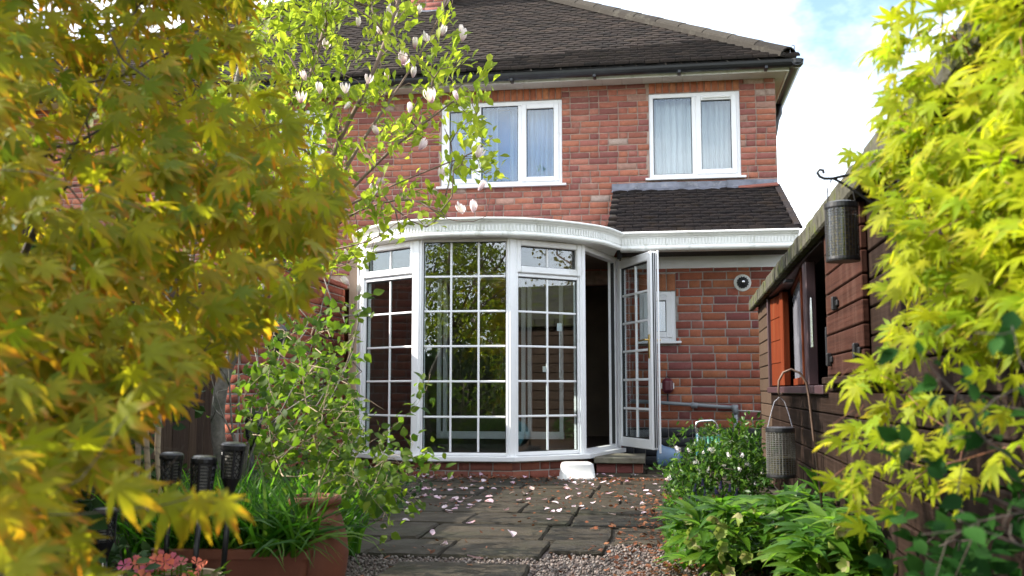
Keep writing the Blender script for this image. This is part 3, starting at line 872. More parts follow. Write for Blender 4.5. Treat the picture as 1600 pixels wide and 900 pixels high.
def prof(z0, h):
    pf = [(-.10, 0), (.030, 0), (.046, .07), (.05, .14), (.046, .21), (.030, .27), (.026, .30), (.026, .66), (.034, .68), (.034, .72), (.046, .75), (.058, .80), (.064, .86), (.078, .87), (.084, .93), (.078, 1.0), (-.10, 1.0)]
    return [(a, z0 + b * h) for a, b in pf]
cpts = [Vector((-2.94, 9.62)), Vector((-2.70, 8.90)), Vector((-2.11, 8.40)), Vector((-1.22, 8.40)), Vector((-.60, 8.86)), Vector((-.37, 9.36))]
cpath = catmull(cpts, 10)
mb = MB(); sweep(mb, cpath, prof(ZC0, H_)); corn = mb.build('cornice', M['upvc_dirty'], house)
def flutes(path, z0, h, name, parent):
    mb = MB(); acc = 0; step = .030; nxt = .02
    for i in range(len(path) - 1):
        a, b = path[i], path[i + 1]; l = (b - a).length; d = (b - a).normalized(); o = Vector((d.y, -d.x))
        while nxt < acc + l:
            c = a + d * (nxt - acc)
            mb.obox((c.x + o.x * .031, c.y + o.y * .031, z0 + h * .48), (.017, .012, h * .34), (Vector((d.x, d.y, 0)), Vector((o.x, o.y, 0)), Vector((0, 0, 1))), ch=.003)
            nxt += step
        acc += l
    o = mb.build(name, M['upvc_dirty'], parent); o['kind'] = 'stuff'
flutes(cpath, ZC0, H_, 'fluting', corn)
mb = MB(); lp = [Vector((-.345, YE - .03)), Vector((KX1 + .0, YE - .03))]
z0g = W(1100, 391, YE).z; z1g = W(1100, 362.5, YE).z
sweep(mb, lp, prof(z0g, z1g - z0g)); lg = mb.build('gutter_cornice', M['upvc_dirty'], house)
flutes(lp, z0g, z1g - z0g, 'fluting', lg)
mb = MB(); mb.box(-.36, KX1, YE + .07, Y1 - .025, z0g + .02, z0g + .05); mb.build('dark_underside', M['roof_deck'], house)
mb = MB(); mb.tube([(-.355, YE + .02, z0g + .03), (-.36, YE + .1, z0g - .05)], .022, 8); mb.build('gutter_outlet', M['seal'], house)
# flat lead roof over the bow
mb = MB()
inner = [p - Vector((0, -.05)) for p in cpath]
poly = [Vector((p.x, p.y, ZC1 - .012)) for p in inner] + [Vector((-.37, Y2, ZC1 + .05)), Vector((-3.2, Y2, ZC1 + .05))]
mb.add(poly, [tuple(range(len(poly)))]); mb.build('flat_roof', M['lead'], house)

# ---- the bow window
ZH, ZB, ZSILL = 2.052, .172, .128
VV = [V0, V1, V2, V3, V4, V5]
mb = MB()
def outn(a, b): d = (b - a).normalized(); return Vector((d.y, -d.x))
for k, v in enumerate(VV):
    if k == 0: n = outn(V0, V1)
    elif k == 5: n = outn(V4, V5)
    else: n = (outn(VV[k - 1], v) + outn(v, VV[k + 1])).normalized()
    w = .092 if 1 < k < 4 else (.074 if k == 4 else .07)
    if k == 0: w = .06
    if k == 5: w = .055
    u = Vector((-n.y, n.x, 0)); N = Vector((n.x, n.y, 0))
    hw = w / 2
    sect = [(-hw, -.06), (-hw, .018), (-hw * .62, .018), (-hw * .5, .030), (hw * .5, .030), (hw * .62, .018), (hw, .018), (hw, -.06)]
    mb.prism([Vector((v.x, v.y, ZB - .03)) + u * a + N * b for a, b in sect], (0, 0, ZH - ZB + .03))
bow = mb.build('bow_window', M['upvc'], house)
def facet(a, b, cols, top_open, zsplit=None, frame=True, wl=.052, wr=.052):
    pl = Pl(a, b - a); Lf = (b - a).length
    u0, u1 = wl, Lf - wr
    ft = .052
    fr = MB()
    def ring(x0, x1, z0, z1, w, d0, d1, ch=.004):
        pl.box(fr, x0, x0 + w, d0, d1, z0, z1, ch); pl.box(fr, x1 - w, x1, d0, d1, z0, z1, ch)
        pl.box(fr, x0 + w - .001, x1 - w + .001, d0 + .0006, d1, z1 - w * 1.25, z1, ch); pl.box(fr, x0 + w - .001, x1 - w + .001, d0 + .0006, d1, z0, z0 + w * 1.3, ch)
    lights = []
    if top_open:
        ring(u0 - .02, u1 + .02, ZB, zsplit + .01, .024, -.012, .05)
        lights.append((u0 + .005, u1 - .005, ZB + .034, zsplit - .022, cols, 5))
        pl.box(fr, u0 - .02, u1 + .02, -.010, .05, zsplit + .011, ZH - .001, .003)if False else None
        ring(u0 - .024, u1 + .024, zsplit + .013, ZH - .004, .046, -.034, .02, .008)
        lights.append((u0 + .022, u1 - .022, zsplit + .013 + .06, ZH - .004 - .058, cols, 1))
    else:
        ring(u0 - .02, u1 + .02, ZB, ZH - .002, .02, -.010, .05)
        lights.append((u0, u1, ZB + .026, ZH - .027, cols, 6))
    o = fr.build('frame', M['upvc'], bow)
    for (a0, a1, z0, z1, nc, nr) in lights:
        bw = .0092
        dx = (a1 - a0) / nc; dzz = (z1 - z0) / nr
        bars = MB(); sl_ = MB()
        for c in range(1, nc): pl.box(bars, a0 + c * dx - bw, a0 + c * dx + bw, .004, .022, z0, z1, .004)
        for r_ in range(1, nr): pl.box(bars, a0, a1, .0055, .0205, z0 + r_ * dzz - bw, z0 + r_ * dzz + bw, .004)
        if bars.v: bars.build('glazing_bar', M['upvc'], bow)
        for (p0, p1, q0, q1) in ((a0, a0 + .006, z0, z1), (a1 - .006, a1, z0, z1), (a0 + .006, a1 - .006, z0, z0 + .006), (a0 + .006, a1 - .006, z1 - .008, z1)):
            pl.box(sl_, p0, p1, .002, .012, q0, q1)
        sl_.build('seal', M['seal'], bow)
        for c in range(nc):
            for r_ in range(nr):
                g = MB(); pl.box(g, a0 + c * dx + .0005, a0 + (c + 1) * dx - .0005, .012, .016, z0 + r_ * dzz + .0005, z0 + (r_ + 1) * dzz - .0005)
                g.build('pane', M['glass'], bow)
    return pl
ZSP = W(860, 435, 8.74).z + .02
facet(V2, V3, 3, False)
pr = facet(V3, V4, 2, True, ZSP, wr=.044)
facet(V1, V2, 2, True, ZSP, wl=.04)
facet(V0, V1, 1, True, ZSP, wl=.035, wr=.04)
# door opening: jambs, head, threshold
pd = Pl(V4, V5 - V4); Ld = (V5 - V4).length
mb = MB(); pd.box(mb, .037, .085, -.012, .06, ZB - .02, ZH, .004); pd.box(mb, Ld - .085, Ld - .027, -.012, .06, ZB - .02, ZH, .004)
pd.box(mb, .085, Ld - .085, -.011, .06, ZH - .05, ZH, .004); pd.box(mb, .085, Ld - .085, -.011, .06, ZB - .02, ZB + .03, .004)
mb.build('door_frame', M['upvc'], bow)
mb = MB(); pd.box(mb, Ld - .090, Ld - .084, -.004, .03, ZB + .04, ZH - .06); pd.box(mb, .0852, .0895, -.004, .03, ZB + .04, ZH - .06); mb.build('seal', M['seal'], bow)
# sill following the bow and plinth below
def off_poly(d, first=0, last=5):
    out = []
    for k in range(6):
        if k == 0: n = outn(V0, V1); s = 1
        elif k == 5: n = outn(V4, V5); s = 1
        else:
            n1_, n2_ = outn(VV[k - 1], VV[k]), outn(VV[k], VV[k + 1]); n = (n1_ + n2_).normalized(); s = 1 / max(.5, n.dot(n1_))
        out.append(VV[k] + n * d * s)
    return out
o1, o2 = off_poly(.085), off_poly(-.06)
poly = [Vector((p.x, p.y, ZSILL)) for p in o1] + [Vector((p.x, p.y, ZSILL)) for p in o2[::-1]]
mb = MB(); mb.prism(poly, (0, 0, ZB - ZSILL - .002)); mb.build('sill', M['upvc'], bow, bevel=.006)
mb = MB(); oe = off_poly(.015); oi = off_poly(-.12)
poly = [Vector((p.x, p.y, -.05)) for p in oe] + [Vector((p.x, p.y, -.05)) for p in oi[::-1]]
mb.prism(poly, (0, 0, ZSILL + .048)); plinth = mb.build('bay_plinth', M['mortar'], house)
oe = off_poly(.023)
for k in range(5):
    pl_ = Pl(oe[k], oe[k + 1] - oe[k]); lay_bricks(pl_, plinth, (oe[k + 1] - oe[k]).length, -.02, ZSILL - .004, .074, .20, [], 'brick_plinth', seed=20 + k, header=.4)
# soffit under the cornice
mb = MB(); ci = [p for p in cpath]; o2b = off_poly(-.03)
poly = [Vector((p.x, p.y, ZH + .002)) for p in ci] + [Vector((p.x, p.y, ZH + .002)) for p in o2b[::-1]]
mb.prism([p - Vector((0, 0, 0)) for p in poly], (0, 0, .012)); mb.build('bow_soffit', M['upvc_dirty'], bow)

# open door leaf, hinged at the bow's right end
hinge = Vector((V5.x + .035, V5.y - .04)); ZDT, ZDB = ZH - .045, ZB + .022
tip_ = Vector((W(1022, 500, 9.2).x, 9.17))
dl = Pl(hinge, tip_ - hinge); DL = (tip_ - hinge).length
# the plane's "inward" side faces left/away; d<0 is towards the viewer's right
mb = MB()
st = .082
dl.box(mb, 0, st, -.03, .03, ZDB, ZDT, .006); dl.box(mb, DL - st, DL, -.03, .03, ZDB, ZDT, .006)
dl.box(mb, st - .001, DL - st + .001, -.029, .029, ZDT - st, ZDT, .006); dl.box(mb, st - .001, DL - st + .001, -.029, .029, ZDB, ZDB + st * 1.1, .006)
door = mb.build('door', M['upvc'], bow)
tag(door, 'white glazed door leaf standing open')
a0, a1, z0, z1 = st, DL - st, ZDB + st * 1.1, ZDT - st
bars = MB()
dl.box(bars, (a0 + a1) / 2 - .011, (a0 + a1) / 2 + .011, -.011, .011, z0, z1, .004)
for r_ in range(1, 6): dl.box(bars, a0, a1, -.0095, .0095, z0 + (z1 - z0) * r_ / 6 - .011, z0 + (z1 - z0) * r_ / 6 + .011, .004)
bars.v and bars.build('glazing_bar', M['upvc'], bow)
q = MB()
for (p0, p1, q0, q1) in ((a0, a0 + .008, z0, z1), (a1 - .008, a1, z0, z1), (a0 + .008, a1 - .008, z0, z0 + .008), (a0 + .008, a1 - .008, z1 - .012, z1)):
    dl.box(q, p0, p1, -.014, .014, q0, q1)
dl.box(q, DL + .0005, DL + .006, -.012, -.002, ZDB + .02, ZDT - .02); dl.box(q, DL + .0005, DL + .006, .008, .016, ZDB + .02, ZDT - .02)
q.build('door_seal', M['seal'], bow)
e = MB(); dl.box(e, DL - .006, DL + .012, .034, .05, ZDB - .03, ZDT + .005, .003); e.build('door_edge', M['upvc'], bow)
for c in range(2):
    for r_ in range(6):
        g = MB(); w_ = (a1 - a0) / 2; h_ = (z1 - z0) / 6
        dl.box(g, a0 + c * w_ + .0005, a0 + (c + 1) * w_ - .0005, -.002, .002, z0 + r_ * h_ + .0005, z0 + (r_ + 1) * h_ - .0005); g.build('door_pane', M['glass'], bow)
for sd in (-1, 1):
    hm = MB(); zc = W(1020, 545, 9.25).z + .03
    dl.box(hm, DL - .058, DL - .028, sd * .031, sd * .040, zc - .12, zc + .10, .003) if sd > 0 else dl.box(hm, DL - .058, DL - .028, -.040, -.031, zc - .12, zc + .10, .003)
    hm.tube([dl.p(DL - .043, sd * .04, zc + .05), dl.p(DL - .043, sd * .075, zc + .05), dl.p(DL - .06, sd * .082, zc + .05), dl.p(DL - .16, sd * .078, zc + .045)], .009, 8)
    hm.build('door_handle', M['brass'], bow)
for z in (.35, 1.1, 1.85):
    hm = MB(); hm.tube([(hinge.x - .012, hinge.y - .004, z), (hinge.x - .012, hinge.y - .004, z + .09)], .011, 8); hm.build('hinge', M['upvc'], bow)

# ---- room behind the bow
mb = MB(); mb.add([(-3.05, 8.4, .14), (-.4, 8.4, .14), (-.4, 13.0, .14), (-3.05, 13.0, .14)], [(0, 1, 2, 3)])
ofl = off_poly(-.05)
mb = MB(); poly = [Vector((p.x, p.y, .135)) for p in ofl] + [Vector((-.41, 13, .135)), Vector((-3.05, 13, .135))]
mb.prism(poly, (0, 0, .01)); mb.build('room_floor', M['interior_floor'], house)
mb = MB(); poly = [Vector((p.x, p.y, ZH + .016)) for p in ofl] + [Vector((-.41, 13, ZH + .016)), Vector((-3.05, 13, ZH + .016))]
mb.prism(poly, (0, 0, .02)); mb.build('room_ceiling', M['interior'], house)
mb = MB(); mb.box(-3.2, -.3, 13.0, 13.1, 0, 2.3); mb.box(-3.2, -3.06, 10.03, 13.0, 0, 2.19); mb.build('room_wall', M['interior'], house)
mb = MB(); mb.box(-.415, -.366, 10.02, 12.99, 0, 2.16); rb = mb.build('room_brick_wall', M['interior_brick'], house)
lay_bricks(Pl((-.417, 12.95), (0, -1)), rb, 2.9, .15, 2.05, .078, .23, [], 'brick_low', seed=31, header=.2)
mb = MB()
for x in (-2.45, -2.38, -1.50, -1.43, -1.08):
    mb.box(x, x + .045, 10.9, 10.95, .2, 2.02, ch=.004)
mb.box(-2.45, -1.03, 10.9, 10.952, .2, .28, ch=.004); mb.box(-2.45, -1.03, 10.9, 10.952, 1.96, 2.03, ch=.004)
mb.build('inner_door_frame', M['upvc'], house)
mb = MB()
for k in range(8): mb.box(-.50, -.44, 10.36 + k * .075, 10.42 + k * .075, .30, .86, ch=.01)
mb.build('radiator', M['upvc_dirty'], house)
mb = MB(); mb.box(-.45, -.43, 10.5, 10.72, .98, 1.05, ch=.004); mb.build('wall_plate', M['upvc_dirty'], house)
mb = MB(); mb.lathe([(.0, -.02), (.06, -.02), (.065, 0), (.05, .02), (0, .022)], 14, (-.45, 10.35, 1.46), (Vector((0, 1, 0)), Vector((0, 0, 1)), Vector((-1, 0, 0)))); mb.build('wall_lamp', M['upvc_dirty'], house)
# sticker on the right pane and a small notice low on it
mb = MB(); s0 = W(876, 511, 8.83); uu_ = (s0.xy - pr.o.xy).dot(pr.u.xy); pr.box(mb, uu_ - .025, uu_ + .025, .0225, .0245, s0.z - .035, s0.z + .035); pr.box(mb, uu_ - .003, uu_ + .003, .0225, .0245, s0.z - .45, s0.z - .036); mb.build('sticker', M['upvc'], bow)
mb = MB(); s0 = W(847, 577, 8.8); uu_ = (s0.xy - pr.o.xy).dot(pr.u.xy); pr.box(mb, uu_ - .03, uu_ + .03, .0225, .0245, s0.z - .025, s0.z + .025); mb.build('sticker', M['upvc_dirty'], bow)

# ---- fittings on the kitchen wall
fl = W(1160, 442, Y1)
AX = (Vector((1, 0, 0)), Vector((0, 0, 1)), Vector((0, -1, 0)))
mb = MB(); mb.lathe([(.085, .0), (.085, .008), (.078, .014), (.05, .016)], 24, (fl.x, Y1 - .004, fl.z), AX); flue = mb.build('boiler_flue', M['upvc_dirty'], house, smooth=False)
mb = MB(); mb.lathe([(.052, .012), (.052, .05), (.046, .055), (.046, .075), (.03, .08), (.03, .10), (.018, .108), (.0, .11)], 20, (fl.x, Y1 - .004, fl.z), AX)
for k in range(14):
    t = 2 * math.pi * k / 14; c = Vector((fl.x + .052 * math.cos(t), Y1 - .045, fl.z + .052 * math.sin(t)))
    mb.obox(c, (.010, .05, .010))
mb.build('flue_cap', M['seal'], flue)
mb = MB(); mb.lathe([(0, .109), (.012, .109), (.012, .118), (0, .12)], 10, (fl.x, Y1 - .004, fl.z), AX); mb.build('flue_tip', M['chrome'], flue)
mr = W(1043, 603, Y1)
mb = MB(); mb.box(mr.x - .055, mr.x + .055, Y1 - .09, Y1 - .002, mr.z - .075, mr.z + .075, ch=.03); box_ = mb.build('outside_socket', M['maroon'], house, bevel=.008)
mb = MB()
for s in (-1, 1): mb.box(mr.x + s * .058 - .006, mr.x + s * .058 + .006, Y1 - .07, Y1 - .03, mr.z - .03, mr.z + .03, ch=.004)
mb.build('catch', M['upvc_dirty'], box_)
mb = MB(); mb.tube([(mr.x, Y1 - .03, mr.z - .07), (mr.x + .0, Y1 - .035, mr.z - .16)], .009, 6)
mb.tube([(mr.x - .02, Y1 - .02, mr.z + .07), (mr.x, Y1 - .02, mr.z + .10), (mr.x + .02, Y1 - .02, mr.z + .07)], .004, 5); mb.build('cable', M['seal'], box_)
pa, pb, pc = W(985, 626, Y1 - .05), W(1149, 637, Y1 - .05), W(1152, 700, Y1 - .05)
mb = MB(); mb.tube([pa, pb], .018, 10); mb.tube([pb + Vector((-.035, 0, .002)), pb + Vector((.022, 0, 0))], .029, 10); mb.tube([pb + Vector((.0, 0, .022)), pb + Vector((0, 0, -.06))], .029, 10); mb.tube([pb + Vector((0, 0, -.02)), Vector((pb.x, pb.y, .02))], .022, 10)
mb.tube([W(1085, 633, Y1 - .05) + Vector((-.03, 0, 0)), W(1085, 633, Y1 - .05) + Vector((.03, 0, -.004))], .028, 10)
mb.build('waste_pipe', M['grey_pipe'], house, smooth=True)
mb = MB(); mb.tube([W(1150, 641, Y1 - .02), W(1195, 643, Y1 - .02)], .004, 5); mb.build('wire', M['upvc_dirty'], house)
flush_bricks(300)

# ---- curtains behind the upstairs windows
def curtain(x0, x1, z0, z1, y, m, label, waves, amp=.034, gather=0.0):
    mb = MB(); n = 60; vs = []; fs = []
    for r_ in range(9):
        t = r_ / 8
        for k in range(n + 1):
            s = k / n
            x = x0 + (x1 - x0) * s
            xx = x + gather * math.sin(t * math.pi) * (s if gather < 0 else (1 - s)) + .004 * math.sin(7 * t + 9 * s)
            yy = y + amp * math.sin(2 * math.pi * waves * s + .6 * math.sin(3 * t) + math.sin(11 * s)) + .4 * amp * math.sin(2 * math.pi * waves * 2.7 * s)
            vs.append((xx, yy, z1 + (z0 - z1) * t))
    for r_ in range(8):
        for k in range(n): fs.append((r_ * (n + 1) + k, r_ * (n + 1) + k + 1, (r_ + 1) * (n + 1) + k + 1, (r_ + 1) * (n + 1) + k))
    mb.add(vs, fs); o = mb.build('curtain', m, None, smooth=True)
    sm = o.modifiers.new('thickness', 'SOLIDIFY'); sm.thickness = .002
    return tag(o, label, 'curtain')
YC = Y2 + .22
xa = lambda px: W(px, 220, YC).x
cz0, cz1 = lw[2] + .02, lw[3] - .02
curtain(lw[0] + .03, xa(779), cz0, cz1, YC, M['net_sky_tint'], 'net curtain tinted with reflected sky blue, left of the dark blue gap in the three-light upstairs window', 11)
curtain(xa(797), lw[1] - .02, cz0, cz1, YC, M['net_sky_tint'], 'net curtain tinted with reflected sky blue, right of the dark blue gap in the three-light upstairs window', 9)
mb = MB(); mb.box(lw[0] + .02, lw[1] - .01, YC + .10, YC + .106, cz0, cz1); tag(mb.build('sky_sheet', M['sky_sheet']), 'plain blue sheet added for the sky reflected in the gap between the tinted curtains', 'sky_sheet')
cz0, cz1 = rw[2] + .02, rw[3] - .02
curtain(rw[0] + .02, xa(1084), cz0, cz1, YC, M['net'], 'white net curtain behind the fixed pane of the two-light upstairs window', 5, .028)
curtain(xa(1085), rw[1] - .02, cz0, cz1, YC + .004, M['net'], 'white net curtain behind the opening sash of the two-light upstairs window', 7, .030)
curtain(nw[0] + .03, nw[1] - .03, lw[2] + .02, lw[3] - .02, YC, M['net_sky_tint'], 'pale curtain in the upstairs window screened by the magnolia', 8)
kc = MB()
tag(curtain(KX0 + kw[0] + .03, KX0 + kw[1] - .03, kw[2] + .03, kw[3] - .04, Y1 + .2, M['net_sky_tint'], 'curtain tinted with reflected sky blue in the small kitchen window', 3, .01))

# ---- doorstep
ds0 = W(932, 722, 9.0); ds1 = W(1008, 722, 9.0)
step = thing('doorstep', 'worn stone slab on red bricks below the open glazed door', 'step', ((ds0.x + ds1.x) / 2, 9.2, 0))
SZ = W(970, 724, 9.0).z
mb = MB(); mb.box(ds0.x - .02, ds1.x, 8.95, 9.55, SZ - .0, SZ + .055, ch=.008); mb.build('stone_slab', simple('worn_buff_stone', (.15, .135, .105), .85, .3, 14, bmp=.006, spec=.1, dirt=((.08, .085, .05), 9, .52)), step)
for k, (a, b) in enumerate(((0, .17), (.18, .32), (.33, .45))):
    mb = MB(); mb.box(ds0.x + a, min(ds0.x + b, ds1.x - .02), 9.0, 9.10, .0, SZ - .003, ch=.006); mb.build('brick', M['brick_low'], step)
mb = MB(); mb.box(ds0.x + .005, ds1.x - .03, 9.012, 9.5, -.02, SZ - .006); mb.build('mortar_core', M['mortar'], step)

# ---- red brick garden wall left of the bow
gw = thing('garden_wall', 'shaded red brick garden wall running out beside the bow window', 'wall', (-3.25, 8.5, 0))
gp = Pl((-3.22, 7.4), (0, 1)); GL = 2.55; GH = 1.78
mb = MB(); gp.box(mb, 0, GL, -.0 + .008, .22, 0, GH); core = mb.build('wall_core', M['mortar'], gw)
# right-hand face looks towards +X: inward of the plane is -X
lay_bricks(gp, core, GL, .02, GH, .075, .225, [], 'brick_garden', seed=41)
lay_bricks(Pl((-3.44, 7.395), (1, 0)), core, .218, .02, GH, .075, .225, [], 'brick_garden', seed=42)
flush_bricks(300)
mb = MB()
for k in range(10): gp.box(mb, k * GL / 10 + .003, (k + 1) * GL / 10 - .003, -.03, .25, GH + .002, GH + .05, .008)
mb.build('coping', M['brick_garden'], gw)
# ------------------------------------------------------------------ the shed
SX = W(1187, 560, 8.6).x
shed = thing('garden_shed', 'dark stained timber shed with an orange shutter and mossy roof edge', 'shed', (SX + .9, 5.4, 0))
sp = Pl((SX, 8.6), (-.0212, -1)); SLN = 6.7
def SH(px, py):                       # shed wall coordinates (u, z) under a picture point
    d = ray(px, py); o = Vector((0, 0, EYE)) - sp.o; dv = Vector(d)
    t = -o.dot(sp.i) / dv.dot(sp.i); q = o + dv * t
    return q.dot(sp.u), q.z
ZE = SH(1187, 478)[1]
wu0, wz1 = SH(1202, 466); wz0 = SH(1212, 604)[1]; wu1 = SH(1291, 500)[0]
hu0, hz0 = SH(1305, 588); hu1 = SH(1362, 520)[0]
mb = MB()
sp.box(mb, .03, wu0 - .03, .03, 2.3, .0, ZE); sp.box(mb, wu1 + .03, SLN, .03, 2.3, .0, ZE)
sp.box(mb, wu0 - .03, wu1 + .03, .5, 2.3, 0, ZE); sp.box(mb, wu0 - .03, wu1 + .03, .03, .5, 0, wz0 - .02); sp.box(mb, wu0 - .03, wu1 + .03, .03, .5, wz1 + .02, ZE)
mb.build('shed_body', M['shed_dark'], shed)
bz = .04; bp = .098
row = 0
while bz < ZE + .02:
    za, zb = bz, min(bz + bp - .006, ZE + .04)
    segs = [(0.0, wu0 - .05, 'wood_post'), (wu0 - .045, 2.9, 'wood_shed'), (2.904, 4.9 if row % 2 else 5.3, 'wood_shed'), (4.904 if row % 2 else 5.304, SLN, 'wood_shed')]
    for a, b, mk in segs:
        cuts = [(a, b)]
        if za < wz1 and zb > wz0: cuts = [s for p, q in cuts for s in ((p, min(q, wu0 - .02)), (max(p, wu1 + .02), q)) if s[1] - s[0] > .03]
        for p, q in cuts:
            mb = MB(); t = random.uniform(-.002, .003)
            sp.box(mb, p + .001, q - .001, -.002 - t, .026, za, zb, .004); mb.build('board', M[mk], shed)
    bz += bp; row += 1
# end boards of the far gable
mb = MB(); sp.box(mb, -.02, -.001, .0, 2.3, .05, ZE); mb.build('gable_boards', M['wood_post'], shed)
# window surround, orange shutter, glazed sash ajar, plum post
mb = MB()
sp.box(mb, wu0 - .02, wu1 + .02, -.03, .08, wz0 - .045, wz0 - .003, .004); sp.box(mb, wu0 - .018, wu0 + .03, -.02, .08, wz0, wz1, .004); sp.box(mb, wu0 - .02, wu1 + .02, -.012, .08, wz1 + .001, wz1 + .03, .004)
mb.build('window_frame', M['wood_plum'], shed)
def SHd(px, py, dd):                  # wall coordinate u under a picture point on the plane dd inside the wall
    d = Vector(ray(px, py)); o = Vector((0, 0, EYE)) - sp.o
    return (o + d * ((dd - o.dot(sp.i)) / d.dot(sp.i))).dot(sp.u)
def leaf_plane(pa, da, pb, db):
    a = sp.p(SHd(pa, 540, da), da, 0); b = sp.p(SHd(pb, 540, db), db, 0)
    return Pl((a.x, a.y), (b.x - a.x, b.y - a.y)), (b.xy - a.xy).length
sh_pl, SW = leaf_plane(1204, .005, 1229, .05)
zb0, zt0 = wz0 + .005, wz1 - .012
k = .07
mb = MB(); sh_pl.box(mb, 0, k, -.02, .02, zb0, zt0, .004); stl = mb.build('shutter', M['wood_orange'], shed)
mb = MB(); sh_pl.box(mb, SW - k * 1.6, SW, -.022, .022, zb0, zt0, .004); mb.build('stile', M['wood_orange'], stl)
tag(stl, 'orange-red shutter standing in the shed window')
nz = 4
for n_ in range(nz):
    mb = MB(); sh_pl.box(mb, k + .001, SW - k * 1.6 - .001, -.008, .012, zb0 + (zt0 - zb0) * n_ / nz + .0015, zb0 + (zt0 - zb0) * (n_ + 1) / nz - .0015, .003); mb.build('panel', M['wood_orange'], stl)
gp_, GLn = leaf_plane(1237, .13, 1257, .02)
mb = MB(); k = .045
gp_.box(mb, 0, k, -.012, .012, zb0, zt0 + .02, .003); gp_.box(mb, GLn - k, GLn, -.012, .012, zb0, zt0 + .02, .003); gp_.box(mb, k, GLn - k, -.012, .012, zb0, zb0 + k, .003); gp_.box(mb, k, GLn - k, -.012, .012, zt0 - k + .02, zt0 + .02, .003)
sash = mb.build('window_sash', M['wood_orange'], shed)
mb = MB(); gp_.box(mb, k, GLn - k, -.002, .002, zb0 + k, zt0 - k + .02); mb.build('pane', M['reflection_grey_glass'], sash)
mb = MB(); sp.box(mb, SHd(1256, 500, -.02), SHd(1261, 500, -.02), -.022, .03, wz0 - .002, SH(1259, 425)[1] + .04, .005); mb.build('window_post', M['wood_plum'], shed)
mb = MB(); ru = SHd(1268, 500, -.03); mb.tube([sp.p(ru, -.03, wz0 + .18), sp.p(ru, -.03, wz0 + .36), sp.p(ru, -.03, wz0 + .42)], [.009, .008, .004], 6); mb.build('stay_bar', M['chrome'], shed)
mb = MB(); hk = sp.p(SH(1243, 440)[0], -.04, SH(1243, 440)[1]); mb.obox(hk, (.05, .10, .018), None, ch=.004); mb.build('catch', M['black_metal'], shed)
# closed boarded hatch with black hinges
zt_ = ZE - .03; n = 7
for k in range(n):
    za = hz0 + (zt_ - hz0) * k / n; zb = hz0 + (zt_ - hz0) * (k + 1) / n
    mb = MB(); sp.box(mb, hu0, hu1, -.028 - random.uniform(0, .002), -.004, za + .003, zb - .003, .004); mb.build('hatch_board', M['wood_door'], shed)
for px, py in ((1320, 474), (1356, 548), (1311, 562)):
    u, z = SH(px, py); mb = MB()
    sp.box(mb, u - .05, u + .05, -.040, -.030, z - .012, z + .012, .003); sp.box(mb, u - .012, u + .012, -.052, -.030, z - .028, z + .028, .004); mb.build('hinge', M['black_metal'], shed)
mb = MB(); sp.box(mb, hu0 - .05, hu1 + .4, -.05, -.004, hz0 - .035, hz0 - .004, .004); mb.build('hatch_ledge', M['wood_shed'], shed)
mb = MB(); u = SH(1298, 560)[0]; sp.box(mb, u - .012, u + .012, -.02, -.003, hz0 + .05, hz0 + .22, .003); mb.build('bolt', M['black_metal'], shed)
# roof: low gable, mossy felt edge in tabs
RP = math.tan(R(22)); OV = .055; T_ = .062
mb = MB()
cs = [(-OV, ZE - .01), (-OV, ZE + T_ - .01), (1.15, ZE + T_ + (1.15 + OV) * RP), (2.4, ZE + T_ - .01), (2.4, ZE - .01), (1.15, ZE + (1.15 + OV) * RP)]
mb.prism([sp.p(-.14, a, b) for a, b in cs], sp.u * (SLN + .2)); sroof = mb.build('shed_roof', M['felt_moss'], shed)
u = -.145
while u < SLN + .04:
    l = random.uniform(.09, .15); mb = MB(); j = random.uniform(0, .008)
    sp.box(mb, u, u + l - .003, -OV - .014 - j, -OV + .03, ZE - .02 - j, ZE + T_ + .006, .008); mb.build('felt_tab', M['felt_moss'], sroof); u += l

